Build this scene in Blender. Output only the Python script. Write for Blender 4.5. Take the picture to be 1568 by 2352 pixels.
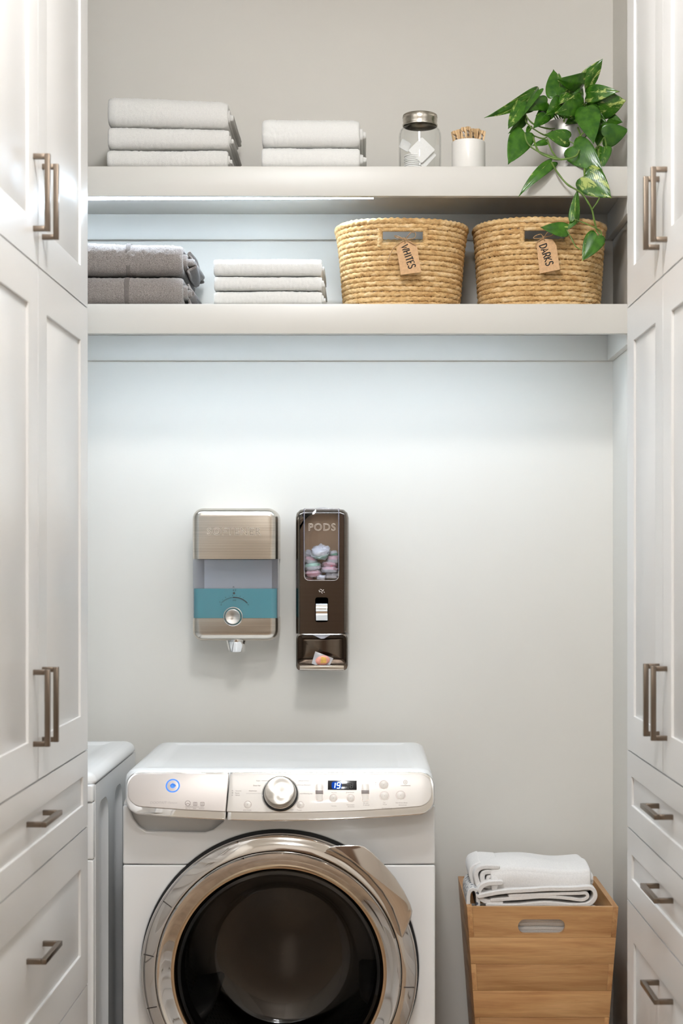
import bpy, bmesh, math, random
import numpy as np
from mathutils import Vector, Matrix, noise as mnoise

random.seed(7)
for o in list(bpy.data.objects):
    bpy.data.objects.remove(o, do_unlink=True)
scene = bpy.context.scene
COL = scene.collection
PI = math.pi

# ------------------------------------------------------------------ camera
K, D0, H = 3725.0, 4.2, 1.45          # focal length in pixels, distance to back wall, eye height
VX, VY = 838.0, 1290.0                # where the view axis meets the picture
cd = bpy.data.cameras.new('camera')
cam = bpy.data.objects.new('camera', cd); COL.objects.link(cam)
cam.location = (0, -D0, H); cam.rotation_euler = (PI/2, 0, 0)
cd.sensor_fit = 'HORIZONTAL'; cd.sensor_width = 36.0; cd.lens = K/1568*36.0
cd.shift_x = -(VX-784)/1568; cd.shift_y = (VY-1176)/1568
cd.dof.use_dof = True; cd.dof.focus_distance = 3.86; cd.dof.aperture_fstop = 6.8
cd.clip_start = 0.05
scene.camera = cam

# ------------------------------------------------------------------ world, exposure
w = bpy.data.worlds.new('world'); scene.world = w; w.use_nodes = True
w.node_tree.nodes['Background'].inputs[0].default_value = (0.9, 0.95, 1.0, 1)
w.node_tree.nodes['Background'].inputs[1].default_value = 0.25
vs = scene.view_settings
vs.view_transform = 'Standard'; vs.look = 'None'; vs.gamma = 1.0; vs.use_curve_mapping = False
vs.exposure = 0.0
LAMP_ROOM = 99.0      # ceiling lamps
LAMP_LED_UP = 90.0    # strip under the upper shelf
LAMP_LED_LOW = 79.0   # strip under the lower shelf

# ------------------------------------------------------------------ helpers
def P(px, py, d):
    return Vector(((px-VX)*d/K, d-D0, H-(py-VY)*d/K))
def PX(px, d): return (px-VX)*d/K
def PZ(py, d): return H-(py-VY)*d/K

def lin(c):
    def f(v):
        v = v/255.0
        return v/12.92 if v <= 0.04045 else ((v+0.055)/1.055)**2.4
    return (f(c[0]), f(c[1]), f(c[2]), 1.0)

class NT:
    def __init__(s, name):
        s.m = bpy.data.materials.new(name); s.m.use_nodes = True
        s.t = s.m.node_tree; s.b = s.t.nodes['Principled BSDF']; s.out = s.t.nodes['Material Output']
    def n(s, kind, **kw):
        nd = s.t.nodes.new(kind)
        for k, v in kw.items(): setattr(nd, k, v)
        return nd
    def l(s, a, b): s.t.links.new(a, b)
    def coord(s, which='Object', scale=(1, 1, 1), rot=(0, 0, 0)):
        tc = s.n('ShaderNodeTexCoord'); mp = s.n('ShaderNodeMapping')
        mp.inputs['Scale'].default_value = scale; mp.inputs['Rotation'].default_value = rot
        s.l(tc.outputs[which], mp.inputs['Vector']); return mp.outputs[0]
    def noise(s, vec, scale, detail=2.0, rough=0.5, dist=0.0):
        nd = s.n('ShaderNodeTexNoise'); nd.inputs['Scale'].default_value = scale
        nd.inputs['Detail'].default_value = detail; nd.inputs['Roughness'].default_value = rough
        nd.inputs['Distortion'].default_value = dist
        s.l(vec, nd.inputs['Vector']); return nd.outputs['Fac']
    def ramp(s, fac, stops):
        r = s.n('ShaderNodeValToRGB'); e = r.color_ramp.elements
        while len(e) > 1: e.remove(e[-1])
        e[0].position = stops[0][0]; e[0].color = stops[0][1]
        for p, c in stops[1:]:
            k = e.new(p); k.color = c
        s.l(fac, r.inputs[0]); return r.outputs[0]
    def bump(s, h, strength=0.2, dist=0.001, normal=None):
        b = s.n('ShaderNodeBump'); b.inputs['Strength'].default_value = strength
        b.inputs['Distance'].default_value = dist; s.l(h, b.inputs['Height'])
        if normal: s.l(normal, b.inputs['Normal'])
        s.l(b.outputs[0], s.b.inputs['Normal']); return b.outputs[0]

def pmat(name, rgb, rough=0.5, metal=0.0, spec=0.5, emit=None, estr=0.0, coat=0.0, sheen=0.0, vary=0.0, vscale=8.0, bump=0.0, bscale=200.0, bdist=0.0006, sss=0.0):
    n = NT(name); b = n.b
    b.inputs['Base Color'].default_value = lin(rgb); b.inputs['Roughness'].default_value = rough
    b.inputs['Metallic'].default_value = metal; b.inputs['Specular IOR Level'].default_value = spec
    b.inputs['Coat Weight'].default_value = coat
    if sheen:
        b.inputs['Sheen Weight'].default_value = sheen; b.inputs['Sheen Roughness'].default_value = 0.6
    if emit:
        b.inputs['Emission Color'].default_value = lin(emit); b.inputs['Emission Strength'].default_value = estr
    if vary:
        v = n.coord('Object'); f = n.noise(v, vscale, 3)
        c0 = tuple(max(0, x*(1-vary)) for x in rgb); c1 = tuple(min(255, x*(1+vary)) for x in rgb)
        n.l(n.ramp(f, [(0.3, lin(c0)), (0.7, lin(c1))]), b.inputs['Base Color'])
    if bump:
        v = n.coord('Object'); f = n.noise(v, bscale, 2); n.bump(f, bump, bdist)
    return n.m

ORG = {}
def empty(name, loc=(0, 0, 0), rotz=0.0, label=None, cat=None, group=None, world=True):
    o = bpy.data.objects.new(name, None); COL.objects.link(o)
    o.location = loc; o.rotation_euler = (0, 0, rotz); o.empty_display_size = 0.05
    ORG[o] = Vector(loc) if world else Vector((0, 0, 0))
    tag(o, label, cat, group); return o
def tag(o, label=None, cat=None, group=None, kind=None):
    if label: o['label'] = label
    if cat: o['category'] = cat
    if group: o['group'] = group
    if kind: o['kind'] = kind
    return o

class MB:
    """collects shapes, built as one mesh object"""
    def __init__(s): s.v = []; s.f = []
    def add(s, vs, fs):
        k = len(s.v); s.v += [tuple(p) for p in vs]; s.f += [tuple(i+k for i in f) for f in fs]; return s
    def box(s, x0, x1, y0, y1, z0, z1):
        v = [(x, y, z) for z in (z0, z1) for y in (y0, y1) for x in (x0, x1)]
        return s.add(v, [(0, 2, 3, 1), (4, 5, 7, 6), (0, 1, 5, 4), (2, 6, 7, 3), (0, 4, 6, 2), (1, 3, 7, 5)])
    def loft(s, rings, closed=True, cap0=True, cap1=True):
        n = len(rings[0]); v = [p for r in rings for p in r]; f = []
        for i in range(len(rings)-1):
            for j in range(n if closed else n-1):
                a = i*n+j; b = i*n+(j+1) % n
                f.append((a, b, b+n, a+n))
        if cap0: f.append(tuple(range(n-1, -1, -1)))
        if cap1: f.append(tuple((len(rings)-1)*n+j for j in range(n)))
        return s.add(v, f)
    def tube(s, pts, r, n=8, cap=True, closed=False):
        pts = [Vector(p) for p in pts]; m = len(pts)
        rad = r if isinstance(r, (list, tuple)) else [r]*m
        rings = []; up = None
        for i in range(m):
            if closed: t = (pts[(i+1) % m]-pts[i-1]).normalized()
            else: t = (pts[min(i+1, m-1)]-pts[max(i-1, 0)]).normalized()
            if up is None:
                up = Vector((0, 0, 1)) if abs(t.z) < 0.9 else Vector((1, 0, 0))
            a = (up - t*up.dot(t)).normalized(); b = t.cross(a); up = a
            rings.append([pts[i]+a*(rad[i]*math.cos(2*PI*k/n))+b*(rad[i]*math.sin(2*PI*k/n)) for k in range(n)])
        if closed:
            rings.append(rings[0]); return s.loft(rings, True, False, False)
        return s.loft(rings, True, cap, cap)
    def lathe(s, prof, c=(0, 0, 0), axis='z', n=40, cap0=False, cap1=False):
        rings = []
        for r, h in prof:
            ring = []
            for k in range(n):
                a = 2*PI*k/n; u, w_ = r*math.cos(a), r*math.sin(a)
                if axis == 'z': p = (c[0]+u, c[1]+w_, c[2]+h)
                elif axis == 'y': p = (c[0]+u, c[1]+h, c[2]+w_)     # h runs along +y
                else: p = (c[0]+h, c[1]+u, c[2]+w_)
                ring.append(p)
            rings.append(ring)
        return s.loft(rings, True, cap0, cap1)
    def prism(s, outline, y0, y1, axis='y'):
        """outline of (x,z) pairs run from y0 to y1"""
        if axis == 'y': r0 = [(x, y0, z) for x, z in outline]; r1 = [(x, y1, z) for x, z in outline]
        elif axis == 'x': r0 = [(y0, x, z) for x, z in outline]; r1 = [(y1, x, z) for x, z in outline]
        else: r0 = [(x, z, y0) for x, z in outline]; r1 = [(x, z, y1) for x, z in outline]
        return s.loft([r0, r1])
    def holed(s, outer, inner, y0, y1):
        """plate in the xz plane with a hole, from front y0 to back y1; equal point counts"""
        rs = [[(x, y, z) for x, z in o] for o, y in ((outer, y0), (inner, y0), (inner, y1), (outer, y1), (outer, y0))]
        return s.loft(rs, True, False, False)
    def obj(s, name, mat, parent=None, bevel=0.0, seg=2, smooth=35, org=None, merge=0.0, xf=None):
        me = bpy.data.meshes.new(name); bm = bmesh.new()
        o0 = Vector((0, 0, 0))
        if parent is not None:
            r = parent
            while r.parent: r = r.parent
            o0 = ORG.get(r, o0)
        elif org is None:
            A = np.array(s.v); lo = A.min(0); hi = A.max(0)
            o0 = Vector(((lo[0]+hi[0])/2, (lo[1]+hi[1])/2, lo[2]))
        else: o0 = Vector(org)
        vv = [bm.verts.new((p[0]-o0[0], p[1]-o0[1], p[2]-o0[2])) for p in s.v]
        for f in s.f:
            if len(set(f)) < 3: continue
            try: bm.faces.new([vv[i] for i in f])
            except ValueError: pass
        if merge: bmesh.ops.remove_doubles(bm, verts=bm.verts, dist=merge)
        bmesh.ops.recalc_face_normals(bm, faces=bm.faces)
        if bevel:
            es = [e for e in bm.edges if len(e.link_faces) == 2 and e.calc_face_angle(0) > 0.6]
            bmesh.ops.bevel(bm, geom=es, offset=bevel, offset_type='OFFSET', segments=seg, profile=0.5, affect='EDGES', clamp_overlap=True)
        bm.to_mesh(me); bm.free()
        if smooth:
            me.polygons.foreach_set('use_smooth', [True]*len(me.polygons))
            me.set_sharp_from_angle(angle=math.radians(smooth))
        for m in (mat if isinstance(mat, (list, tuple)) else [mat]): me.materials.append(m)
        ob = bpy.data.objects.new(name, me); COL.objects.link(ob)
        if parent is not None: ob.parent = parent
        else: ob.location = o0; ORG[ob] = Vector(o0)
        return ob

def rrect(x0, x1, z0, z1, r, n=6):
    """rounded rectangle outline, r one radius or four (bl, br, tr, tl)"""
    rr = r if isinstance(r, (list, tuple)) else (r,)*4
    out = []
    for (cx, cz, a0, q) in ((x0+rr[0], z0+rr[0], PI, rr[0]), (x1-rr[1], z0+rr[1], 1.5*PI, rr[1]), (x1-rr[2], z1-rr[2], 0, rr[2]), (x0+rr[3], z1-rr[3], PI/2, rr[3])):
        for k in range(n+1):
            a = a0+PI/2*k/n; out.append((cx+q*math.cos(a), cz+q*math.sin(a)))
    return out

def smoothpath(pts, sub=6):
    """Catmull-Rom through the points"""
    pts = [Vector(p) for p in pts]; out = []
    for i in range(len(pts)-1):
        p0 = pts[max(i-1, 0)]; p1 = pts[i]; p2 = pts[i+1]; p3 = pts[min(i+2, len(pts)-1)]
        for k in range(sub):
            t = k/sub
            out.append(0.5*((2*p1)+(p2-p0)*t+(2*p0-5*p1+4*p2-p3)*t*t+(3*p1-p0-3*p2+p3)*t**3))
    out.append(pts[-1]); return out

def text_geo(body, size, depth=0.0, bevel=0.0, spacing=1.0, align='CENTER', shear=0.0, res=3, outline=False):
    cu = bpy.data.curves.new('txt', 'FONT'); cu.body = body; cu.size = size; cu.extrude = depth; cu.bevel_depth = bevel
    cu.space_character = spacing; cu.align_x = align; cu.align_y = 'CENTER'; cu.shear = shear; cu.resolution_u = res
    if outline: cu.fill_mode = 'NONE'
    ob = bpy.data.objects.new('txt', cu); COL.objects.link(ob)
    bpy.context.view_layer.update()
    me = bpy.data.meshes.new_from_object(ob.evaluated_get(bpy.context.evaluated_depsgraph_get()))
    v = [tuple(p.co) for p in me.vertices]; f = [tuple(p.vertices) for p in me.polygons]
    bpy.data.objects.remove(ob); bpy.data.meshes.remove(me); bpy.data.curves.remove(cu)
    return v, f
def put_text(mb, body, size, at, depth=0.0004, **kw):
    """lettering on a plane facing the camera"""
    v, f = text_geo(body, size, depth, **kw)
    return mb.add([(at[0]+p[0], at[1]-p[2], at[2]+p[1]) for p in v], f)

# ------------------------------------------------------------------ shared materials
def wall_mat(name, rgb):
    n = NT(name); b = n.b; b.inputs['Roughness'].default_value = 0.62; b.inputs['Specular IOR Level'].default_value = 0.35
    v = n.coord('Object'); f = n.noise(v, 1.3, 2)
    n.l(n.ramp(f, [(0.3, lin(tuple(x*0.985 for x in rgb))), (0.7, lin(rgb))]), b.inputs['Base Color'])
    n.bump(n.noise(v, 160, 3, 0.6), 0.12, 0.0008); return n.m
M = {}
M['wall'] = wall_mat('wall_paint', (221, 217, 209))
M['ceil'] = wall_mat('ceiling_paint', (225, 222, 216))
M['hall'] = wall_mat('hall_paint', (206, 198, 188))
M['shelf'] = pmat('shelf_paint', (212, 209, 202), 0.36, bump=0.04, bscale=300)
M['cab'] = pmat('cabinet_paint', (222, 220, 217), 0.33, vary=0.008, vscale=3, bump=0.03, bscale=240)
M['nickel'] = pmat('brushed_nickel', (128, 115, 102), 0.34, 1.0, bump=0.05, bscale=900)
M['dark'] = pmat('dark_rubber', (22, 22, 24), 0.6)
M['black'] = pmat('black_plastic', (12, 12, 13), 0.35)
M['chrome'] = pmat('polished_chrome', (232, 230, 228), 0.05, 1.0)
def wood_mat(name, c0, c1, c2, scale=1.0, axis=0, rough=0.45):
    n = NT(name); b = n.b; b.inputs['Roughness'].default_value = rough
    sc = [14*scale, 14*scale, 14*scale]; sc[axis] = 1.3*scale
    oi = n.n('ShaderNodeObjectInfo')
    tc = n.n('ShaderNodeTexCoord'); mp = n.n('ShaderNodeMapping'); mp.inputs['Scale'].default_value = sc
    ad = n.n('ShaderNodeVectorMath', operation='ADD'); ml = n.n('ShaderNodeVectorMath', operation='SCALE')
    cx = n.n('ShaderNodeCombineXYZ')
    n.l(oi.outputs['Random'], cx.inputs[0]); n.l(oi.outputs['Random'], cx.inputs[2])
    n.l(cx.outputs[0], ml.inputs[0]); ml.inputs['Scale'].default_value = 7.0
    n.l(tc.outputs['Object'], ad.inputs[0]); n.l(ml.outputs[0], ad.inputs[1]); n.l(ad.outputs[0], mp.inputs['Vector'])
    f = n.noise(mp.outputs[0], 1.6, 6, 0.6, 0.8)
    col = n.ramp(f, [(0.28, lin(c0)), (0.5, lin(c1)), (0.72, lin(c2))])
    sc2 = [260*scale]*3; sc2[axis] = 9*scale
    v2 = n.coord('Object', sc2); g = n.noise(v2, 1.0, 3, 0.6)
    mx = n.n('ShaderNodeMixRGB', blend_type='MULTIPLY'); mx.inputs[0].default_value = 0.35
    n.l(col, mx.inputs[1]); n.l(n.ramp(g, [(0.35, (0.72, 0.66, 0.6, 1)), (0.6, (1, 1, 1, 1))]), mx.inputs[2])
    hs = n.n('ShaderNodeHueSaturation'); mr = n.n('ShaderNodeMapRange')
    n.l(oi.outputs['Random'], mr.inputs[0]); mr.inputs[3].default_value = 0.86; mr.inputs[4].default_value = 1.1
    n.l(mr.outputs[0], hs.inputs['Value']); n.l(mx.outputs[0], hs.inputs['Color']); n.l(hs.outputs[0], b.inputs['Base Color'])
    n.bump(g, 0.08, 0.0005); return n.m
M['floor'] = wood_mat('oak_floor', (128, 106, 84), (154, 130, 106), (170, 148, 124), 0.6, 1, 0.4)

# ------------------------------------------------------------------ the room
def struct(name, mb, mat, bevel=0.0, label=None):
    o = mb.obj(name, mat, None, bevel); o['kind'] = 'structure'
    if label: o['label'] = label
    return o
XR, XL = 0.6416, -1.32          # alcove side walls
YC = -0.75                      # cabinets end here
CZ = 3.16
struct('wall_back', MB().box(XL-0.1, XR+0.1, 0, 0.1, 0, CZ), M['wall'])
struct('wall_right', MB().box(XR, XR+0.1, YC, 0, 0, CZ), M['wall'])
struct('wall_left', MB().box(XL-0.1, XL, YC, 0, 0, CZ), M['wall'])
struct('wall_left_hall', MB().box(-1.42, -1.32, -6.6, YC, 0, CZ), M['wall'])
struct('wall_right_hall', MB().box(1.22, 1.32, -6.6, YC, 0, CZ), M['wall'])
struct('wall_right_return', MB().box(XR+0.1, 1.22, YC+0.006, YC+0.06, 0, CZ), M['wall'])
struct('wall_front', MB().box(-1.42, 1.32, -6.7, -6.6, 0, CZ), M['hall'])
struct('ceiling', MB().box(-1.42, 1.32, -6.7, 0.1, CZ, CZ+0.1), M['ceil'])
struct('floor', MB().box(-1.42, 1.32, -6.7, 0.1, -0.1, 0), M['floor'])
# a wooden door closes the hall behind the viewer
door = struct('door_1', MB().box(-0.55, 0.35, -6.6, -6.555, 0, 2.1), wood_mat('hall_door_wood', (84, 60, 40), (104, 76, 52), (122, 92, 66), 0.8, 2), 0.004)

# cleats under the shelves
ZU_UND, ZU_CL = 2.3465, 2.2814
ZL_UND, ZL_CL = 2.034, 1.969
struct('trim_1', MB().box(XL, XR, -0.017, -0.0002, ZU_CL, ZU_UND), M['shelf'], 0.0012)
struct('trim_2', MB().box(XR-0.017, XR-0.0002, -0.328, -0.0175, ZU_CL, ZU_UND), M['shelf'], 0.0012)
struct('trim_3', MB().box(XL, XR, -0.017, -0.0002, ZL_CL, ZL_UND), M['shelf'], 0.0012)
struct('trim_4', MB().box(XR-0.017, XR-0.0002, -0.328, -0.0175, ZL_CL, ZL_UND), M['shelf'], 0.0012)

# ------------------------------------------------------------------ shelves with their light strips
YF = -0.35                       # face of both shelves
ZU0, ZU1 = PZ(450, 3.85), PZ(382, 3.85)
ZL0, ZL1 = PZ(766, 3.85), PZ(698, 3.85)
def emit_mat(name, rgb, strength):
    n = NT(name); e = n.n('ShaderNodeEmission'); e.inputs[0].default_value = lin(rgb); e.inputs[1].default_value = strength
    n.l(e.outputs[0], n.out.inputs[0]); return n.m
M['led_up'] = emit_mat('cool_light_strip_upper', (214, 235, 255), LAMP_LED_UP)
M['led_low'] = emit_mat('cool_light_strip_lower', (214, 235, 255), LAMP_LED_LOW)
M['alu'] = pmat('strip_aluminium', (190, 192, 196), 0.4, 1.0)
def shelf(z0, z1, und, label, strip, led):
    t = empty('wall_shelf', (0.5*(XL+XR), -0.17, z0), 0, label, 'shelf', 'deep shelves across the alcove')
    MB().box(XL+0.001, XR-0.0005, YF+0.02, -0.0005, und, z1).obj('board', M['shelf'], t, 0.001)
    MB().box(XL+0.001, XR-0.0005, YF, YF+0.0205, z0, z1+0.0002).obj('fascia', M['shelf'], t, 0.0016)
    x0, x1, za, zb = strip
    h = MB(); h.loft([[(x, y, z) for y, z in ((-0.327, und), (-0.312, und), (-0.312, zz+0.004), (-0.327, zz+0.004))] for x, zz in ((x0, za), (x1, zb))])
    s = h.obj('strip_housing', M['alu'], t)
    h = MB(); h.loft([[(x, y, z) for y, z in ((-0.326, zz+0.0042), (-0.313, zz+0.0042), (-0.314, zz), (-0.325, zz))] for x, zz in ((x0, za), (x1, zb))])
    h.obj('light_strip', led, s)
    return t
shelf(ZU0, ZU1, ZU_UND, 'upper white shelf carrying the jar, the plant and white towels, cool light strip below', (-1.15, 0.02, ZU0-0.0040, ZU0+0.0010), M['led_up'])
shelf(ZL0, ZL1, ZL_UND, 'lower white shelf carrying the grey towels and the two woven baskets', (-0.78, 0.50, ZL0+0.004, ZL0+0.004), M['led_low'])

# ------------------------------------------------------------------ ceiling lamps
M['lamp'] = emit_mat('warm_lamp_diffuser', (252, 253, 255), LAMP_ROOM)
M['lampframe'] = pmat('lamp_frame', (235, 235, 232), 0.4)
def ceiling_lamp(x, y, s, h, label):
    """shallow square box of opal glass hung under a thin frame on the ceiling"""
    t = empty('ceiling_lamp', (x, y, CZ-h), 0, label, 'lamp', 'square ceiling lamps')
    a = rrect(x-s-0.012, x+s+0.012, y-s-0.012, y+s+0.012, 0.012, 3); b = rrect(x-s, x+s, y-s, y+s, 0.010, 3)
    m = MB(); m.loft([[(p[0], p[1], z) for p in a] for z in (CZ-0.0005, CZ-0.014)]); m.obj('frame', M['lampframe'], t)
    m = MB(); m.loft([[(p[0], p[1], z) for p in b] for z in (CZ-0.0142, CZ-h)]); m.obj('diffuser', M['lamp'], t, 0.004)
ceiling_lamp(-0.04, -2.0, 0.115, 0.14, 'square ceiling lamp nearest the shelves')
ceiling_lamp(-0.08, -3.3, 0.09, 0.10, 'square ceiling lamp in the middle of the passage')
ceiling_lamp(-0.08, -5.2, 0.13, 0.12, 'square ceiling lamp furthest from the shelves')

# ------------------------------------------------------------------ fitted cabinets
def bar_pull(parent, a, b, sn, proud=0.03, t=0.0095, n0=0.02):
    """square bar pull between two points of the face (u,z)"""
    m = MB()
    def bx(u0, u1, na, nb, z0, z1):
        y0, y1 = sorted((sn*na, sn*nb)); m.box(u0, u1, y0, y1, z0, z1)
    h = t/2
    if abs(a[0]-b[0]) < 1e-6:
        u = a[0]; z0, z1 = sorted((a[1], b[1]))
        bx(u-h, u+h, n0+proud-t, n0+proud, z0-h, z1+h)
        bx(u-h, u+h, n0-0.001, n0+proud-t, z0-h, z0+h); bx(u-h, u+h, n0-0.001, n0+proud-t, z1-h, z1+h)
    else:
        z = a[1]; u0, u1 = sorted((a[0], b[0]))
        bx(u0-h, u1+h, n0+proud-t, n0+proud, z-h, z+h)
        bx(u0-h, u0+h, n0-0.001, n0+proud-t, z-h, z+h); bx(u1-h, u1+h, n0-0.001, n0+proud-t, z-h, z+h)
    return m.obj('handle', M['nickel'], parent, 0.0009)
def shaker(parent, name, u0, u1, z0, z1, sn, rail=0.076):
    g = 0.0016
    u0 += g; u1 -= g; z0 += g; z1 -= g
    o = [(u0, z0), (u1, z0), (u1, z1), (u0, z1)]
    i = [(u0+rail, z0+rail), (u1-rail, z0+rail), (u1-rail, z1-rail), (u0+rail, z1-rail)]
    d = MB().holed(o, i, sn*0.02, sn*0.001).obj(name, M['cab'], parent, 0.0014)
    y0, y1 = sorted((sn*0.004, sn*0.0148))
    MB().box(u0+rail-0.004, u1-rail+0.004, y0, y1, z0+rail-0.004, z1-rail+0.004).obj('panel', M['cab'], d, 0.0005)
    return d
SEAM_U, SEAM_D = 1.988, 1.051
def cabinets(side):
    sn = 1 if side == 'left' else -1
    dw = 0.492 if side == 'left' else 0.395
    xf = PX(202, 3.45) if side == 'left' else PX(1439.5, 3.45)
    rot = -PI/2 - 0.01315 if side == 'left' else -PI/2 + 0.0086
    W = 2*dw; us = dw
    face = xf - sn*0.02
    loc = lambda z: (face, YC-0.002, z)
    def unit(name, z0, z1, label):
        t = empty(name, loc(0), rot, label, 'cabinet', world=False)
        y0, y1 = sorted((sn*-0.62, 0.0))
        MB().box(0.0, W, y0, y1, z0, z1).obj('carcass', M['cab'], t, 0.001)
        return t
    S = side
    t = unit('wall_cabinet', SEAM_U, 3.06, 'upper white two-door cabinet above the tall doors on the %s' % S)
    for k in (0, 1):
        d = shaker(t, 'door', k*dw, (k+1)*dw, SEAM_U, 3.05, sn)
        u = us+(0.038 if k else -0.038)
        bar_pull(d, (u, 2.049), (u, 2.179), sn)
    t = unit('tall_cabinet', SEAM_D, SEAM_U, 'middle white cabinet with two tall doors on the %s' % S)
    for k in (0, 1):
        d = shaker(t, 'door', k*dw, (k+1)*dw, SEAM_D, SEAM_U, sn)
        u = us+(0.038 if k else -0.038)
        bar_pull(d, (u, 1.122), (u, 1.251), sn)
    t = unit('drawer_cabinet', 0.0, SEAM_D, 'white drawer cabinet at floor level on the %s, flat bar pulls' % S)
    rows = [(0.888, SEAM_D, 0.982), (0.553, 0.888, 0.738), (0.10, 0.553, 0.33)] if S == 'left' else \
           [(0.888, SEAM_D, 0.980), (0.734, 0.888, 0.826), (0.40, 0.734, 0.640), (0.10, 0.40, 0.25)]
    for z0, z1, hz in rows:
        d = shaker(t, 'drawer', 0.0, W, z0, z1, sn, 0.076 if z1-z0 > 0.2 else 0.05)
        n0 = 0.0148
        bar_pull(d, (us-0.068, hz), (us+0.068, hz), sn, proud=0.0352, n0=n0)
cabinets('left'); cabinets('right')

# ------------------------------------------------------------------ washing machine
def enamel(name, rgb=(236, 236, 235), rough=0.22):
    return pmat(name, rgb, rough, 0.0, 0.5, coat=0.3, vary=0.006, vscale=2)
M['enamel'] = enamel('white_enamel')
M['seam'] = pmat('seam_grey', (60, 52, 48), 0.6)
M['silver'] = pmat('champagne_plastic', (206, 200, 193), 0.34, 0.15, coat=0.08)
M['silver2'] = pmat('champagne_plastic_drawer', (194, 186, 180), 0.40, 0.3, coat=0.0)
M['print'] = pmat('grey_print', (120, 104, 98), 0.6)
M['print_pale'] = pmat('pale_print', (172, 164, 160), 0.5)
def brushed(name, rgb, rough=0.28, aniso=0.7, radial=False, streak=(2, 2, 300), amt=0.10):
    n = NT(name); b = n.b
    b.inputs['Metallic'].default_value = 1.0; b.inputs['Roughness'].default_value = rough
    b.inputs['Anisotropic'].default_value = aniso
    v = n.coord('Object', streak); f = n.noise(v, 1.0, 3, 0.6)
    n.l(n.ramp(f, [(0.3, lin(tuple(x*(1-amt) for x in rgb))), (0.7, lin(rgb))]), b.inputs['Base Color'])
    n.bump(f, 0.05, 0.0003)
    if radial:
        t = n.n('ShaderNodeTangent'); t.direction_type = 'RADIAL'; t.axis = 'Y'; n.l(t.outputs[0], b.inputs['Tangent'])
    return n.m
M['steel'] = brushed('brushed_steel', (222, 214, 203), 0.24, 0.5)
M['steel_dark'] = brushed('polished_steel_plate', (122, 113, 105), 0.16, 0.3, amt=0.06)
M['bright'] = pmat('satin_chrome', (218, 214, 210), 0.07, 1.0)

def resample(loop, n):
    L = [0.0]
    for i in range(len(loop)):
        a, b = loop[i], loop[(i+1) % len(loop)]; L.append(L[-1]+math.hypot(b[0]-a[0], b[1]-a[1]))
    out = []; j = 0
    for k in range(n):
        s = L[-1]*k/n
        while L[j+1] < s: j += 1
        t = (s-L[j])/max(1e-9, L[j+1]-L[j]); a, b = loop[j], loop[(j+1) % len(loop)]
        out.append((a[0]+(b[0]-a[0])*t, a[1]+(b[1]-a[1])*t))
    return out
def slab_top(mb, x0, x1, y0, y1, steps, r):
    rings = []
    for o, z in steps:
        rings.append([(p[0], p[1], z) for p in rrect(x0+o, x1-o, y0+o, y1-o, max(0.003, r-o), 6)])
    return mb.loft(rings)

WX0, WX1, WYF, WYB = -0.533, 0.1543, -0.63, -0.075
washer = empty('washing_machine', (0.5*(WX0+WX1), -0.36, 0), 0, 'white front-loading washing machine with chrome ring door and lit control panel', 'washing machine')
LID = [(0.0, 0.950), (0.0, 0.9705), (0.003, 0.981), (0.010, 0.9885), (0.020, 0.9925), (0.034, 0.994), (0.05, 0.994), (0.06, 0.9915), (0.075, 0.991)]
m = MB(); slab_top(m, WX0+0.004, WX1-0.004, -0.648, WYB, LID, 0.035); m.obj('top_panel', M['enamel'], washer, smooth=40)
# hollow body
m = MB()
o = resample(rrect(WX0, WX1, 0.02, 0.9495, 0.012, 5), 80); i = resample(rrect(WX0+0.012, WX1-0.012, 0.032, 0.937, 0.006, 5), 80)
m.holed(o, i, -0.6115, WYB-0.001); m.box(WX0+0.01, WX1-0.01, WYB-0.012, WYB-0.002, 0.03, 0.94)
m.obj('body', M['enamel'], washer, smooth=40)
for (fx, fy) in ((WX0+0.06, -0.56), (WX1-0.06, -0.56), (WX0+0.06, -0.13), (WX1-0.06, -0.13)):
    MB().lathe([(0.0, 0), (0.022, 0), (0.022, 0.008), (0.012, 0.01), (0.012, 0.021), (0, 0.021)], (fx, fy, 0), 'z', 16).obj('foot', M['dark'], washer)
DC = (PX(640, 3.53), PZ(2235, 3.53)); RH = 0.306
zs = PZ(1986, 3.57); hx = math.sqrt(RH**2-(zs-DC[1])**2); a0 = math.asin((zs-DC[1])/RH)
g = 0.0011
low = [(WX0, 0.02), (WX0, zs-g)] + [(DC[0]+RH*math.cos(a), DC[1]+RH*math.sin(a)) for a in np.linspace(PI-a0, 2*PI+a0, 72)] + [(WX1, zs-g), (WX1, 0.02)]
low[2] = (low[2][0], zs-g); low[-3] = (low[-3][0], zs-g)
MB().prism(low, WYF, -0.612).obj('front_panel', M['enamel'], washer, 0.004, 3, smooth=40)
d = 3.57
notch = [(299, 1863), (306, 1882), (318, 1898), (336, 1909), (470, 1912), (490, 1906), (512, 1888), (520, 1872)]
up = [(WX0, zs+g), (WX0, PZ(1850, d))] + [(PX(x, d), PZ(y, d)) for x, y in [(294, 1850)]+notch+[(526, 1850)]] + [(WX1, PZ(1850, d)), (WX1, zs+g)] + \
     [(DC[0]+RH*math.cos(a), DC[1]+RH*math.sin(a)) for a in np.linspace(a0, PI-a0, 40)]
MB().prism(up, WYF, -0.612).obj('upper_front_panel', M['enamel'], washer, 0.004, 3, smooth=40)
MB().box(PX(290, d), PX(530, d), -0.606, -0.60, PZ(1920, d), PZ(1845, d)).obj('drawer_pocket', M['enamel'], washer)
MB().box(WX0+0.02, WX1-0.02, -0.6119, -0.6105, zs-0.01, zs+0.01).obj('seam', M['seam'], washer)
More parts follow.
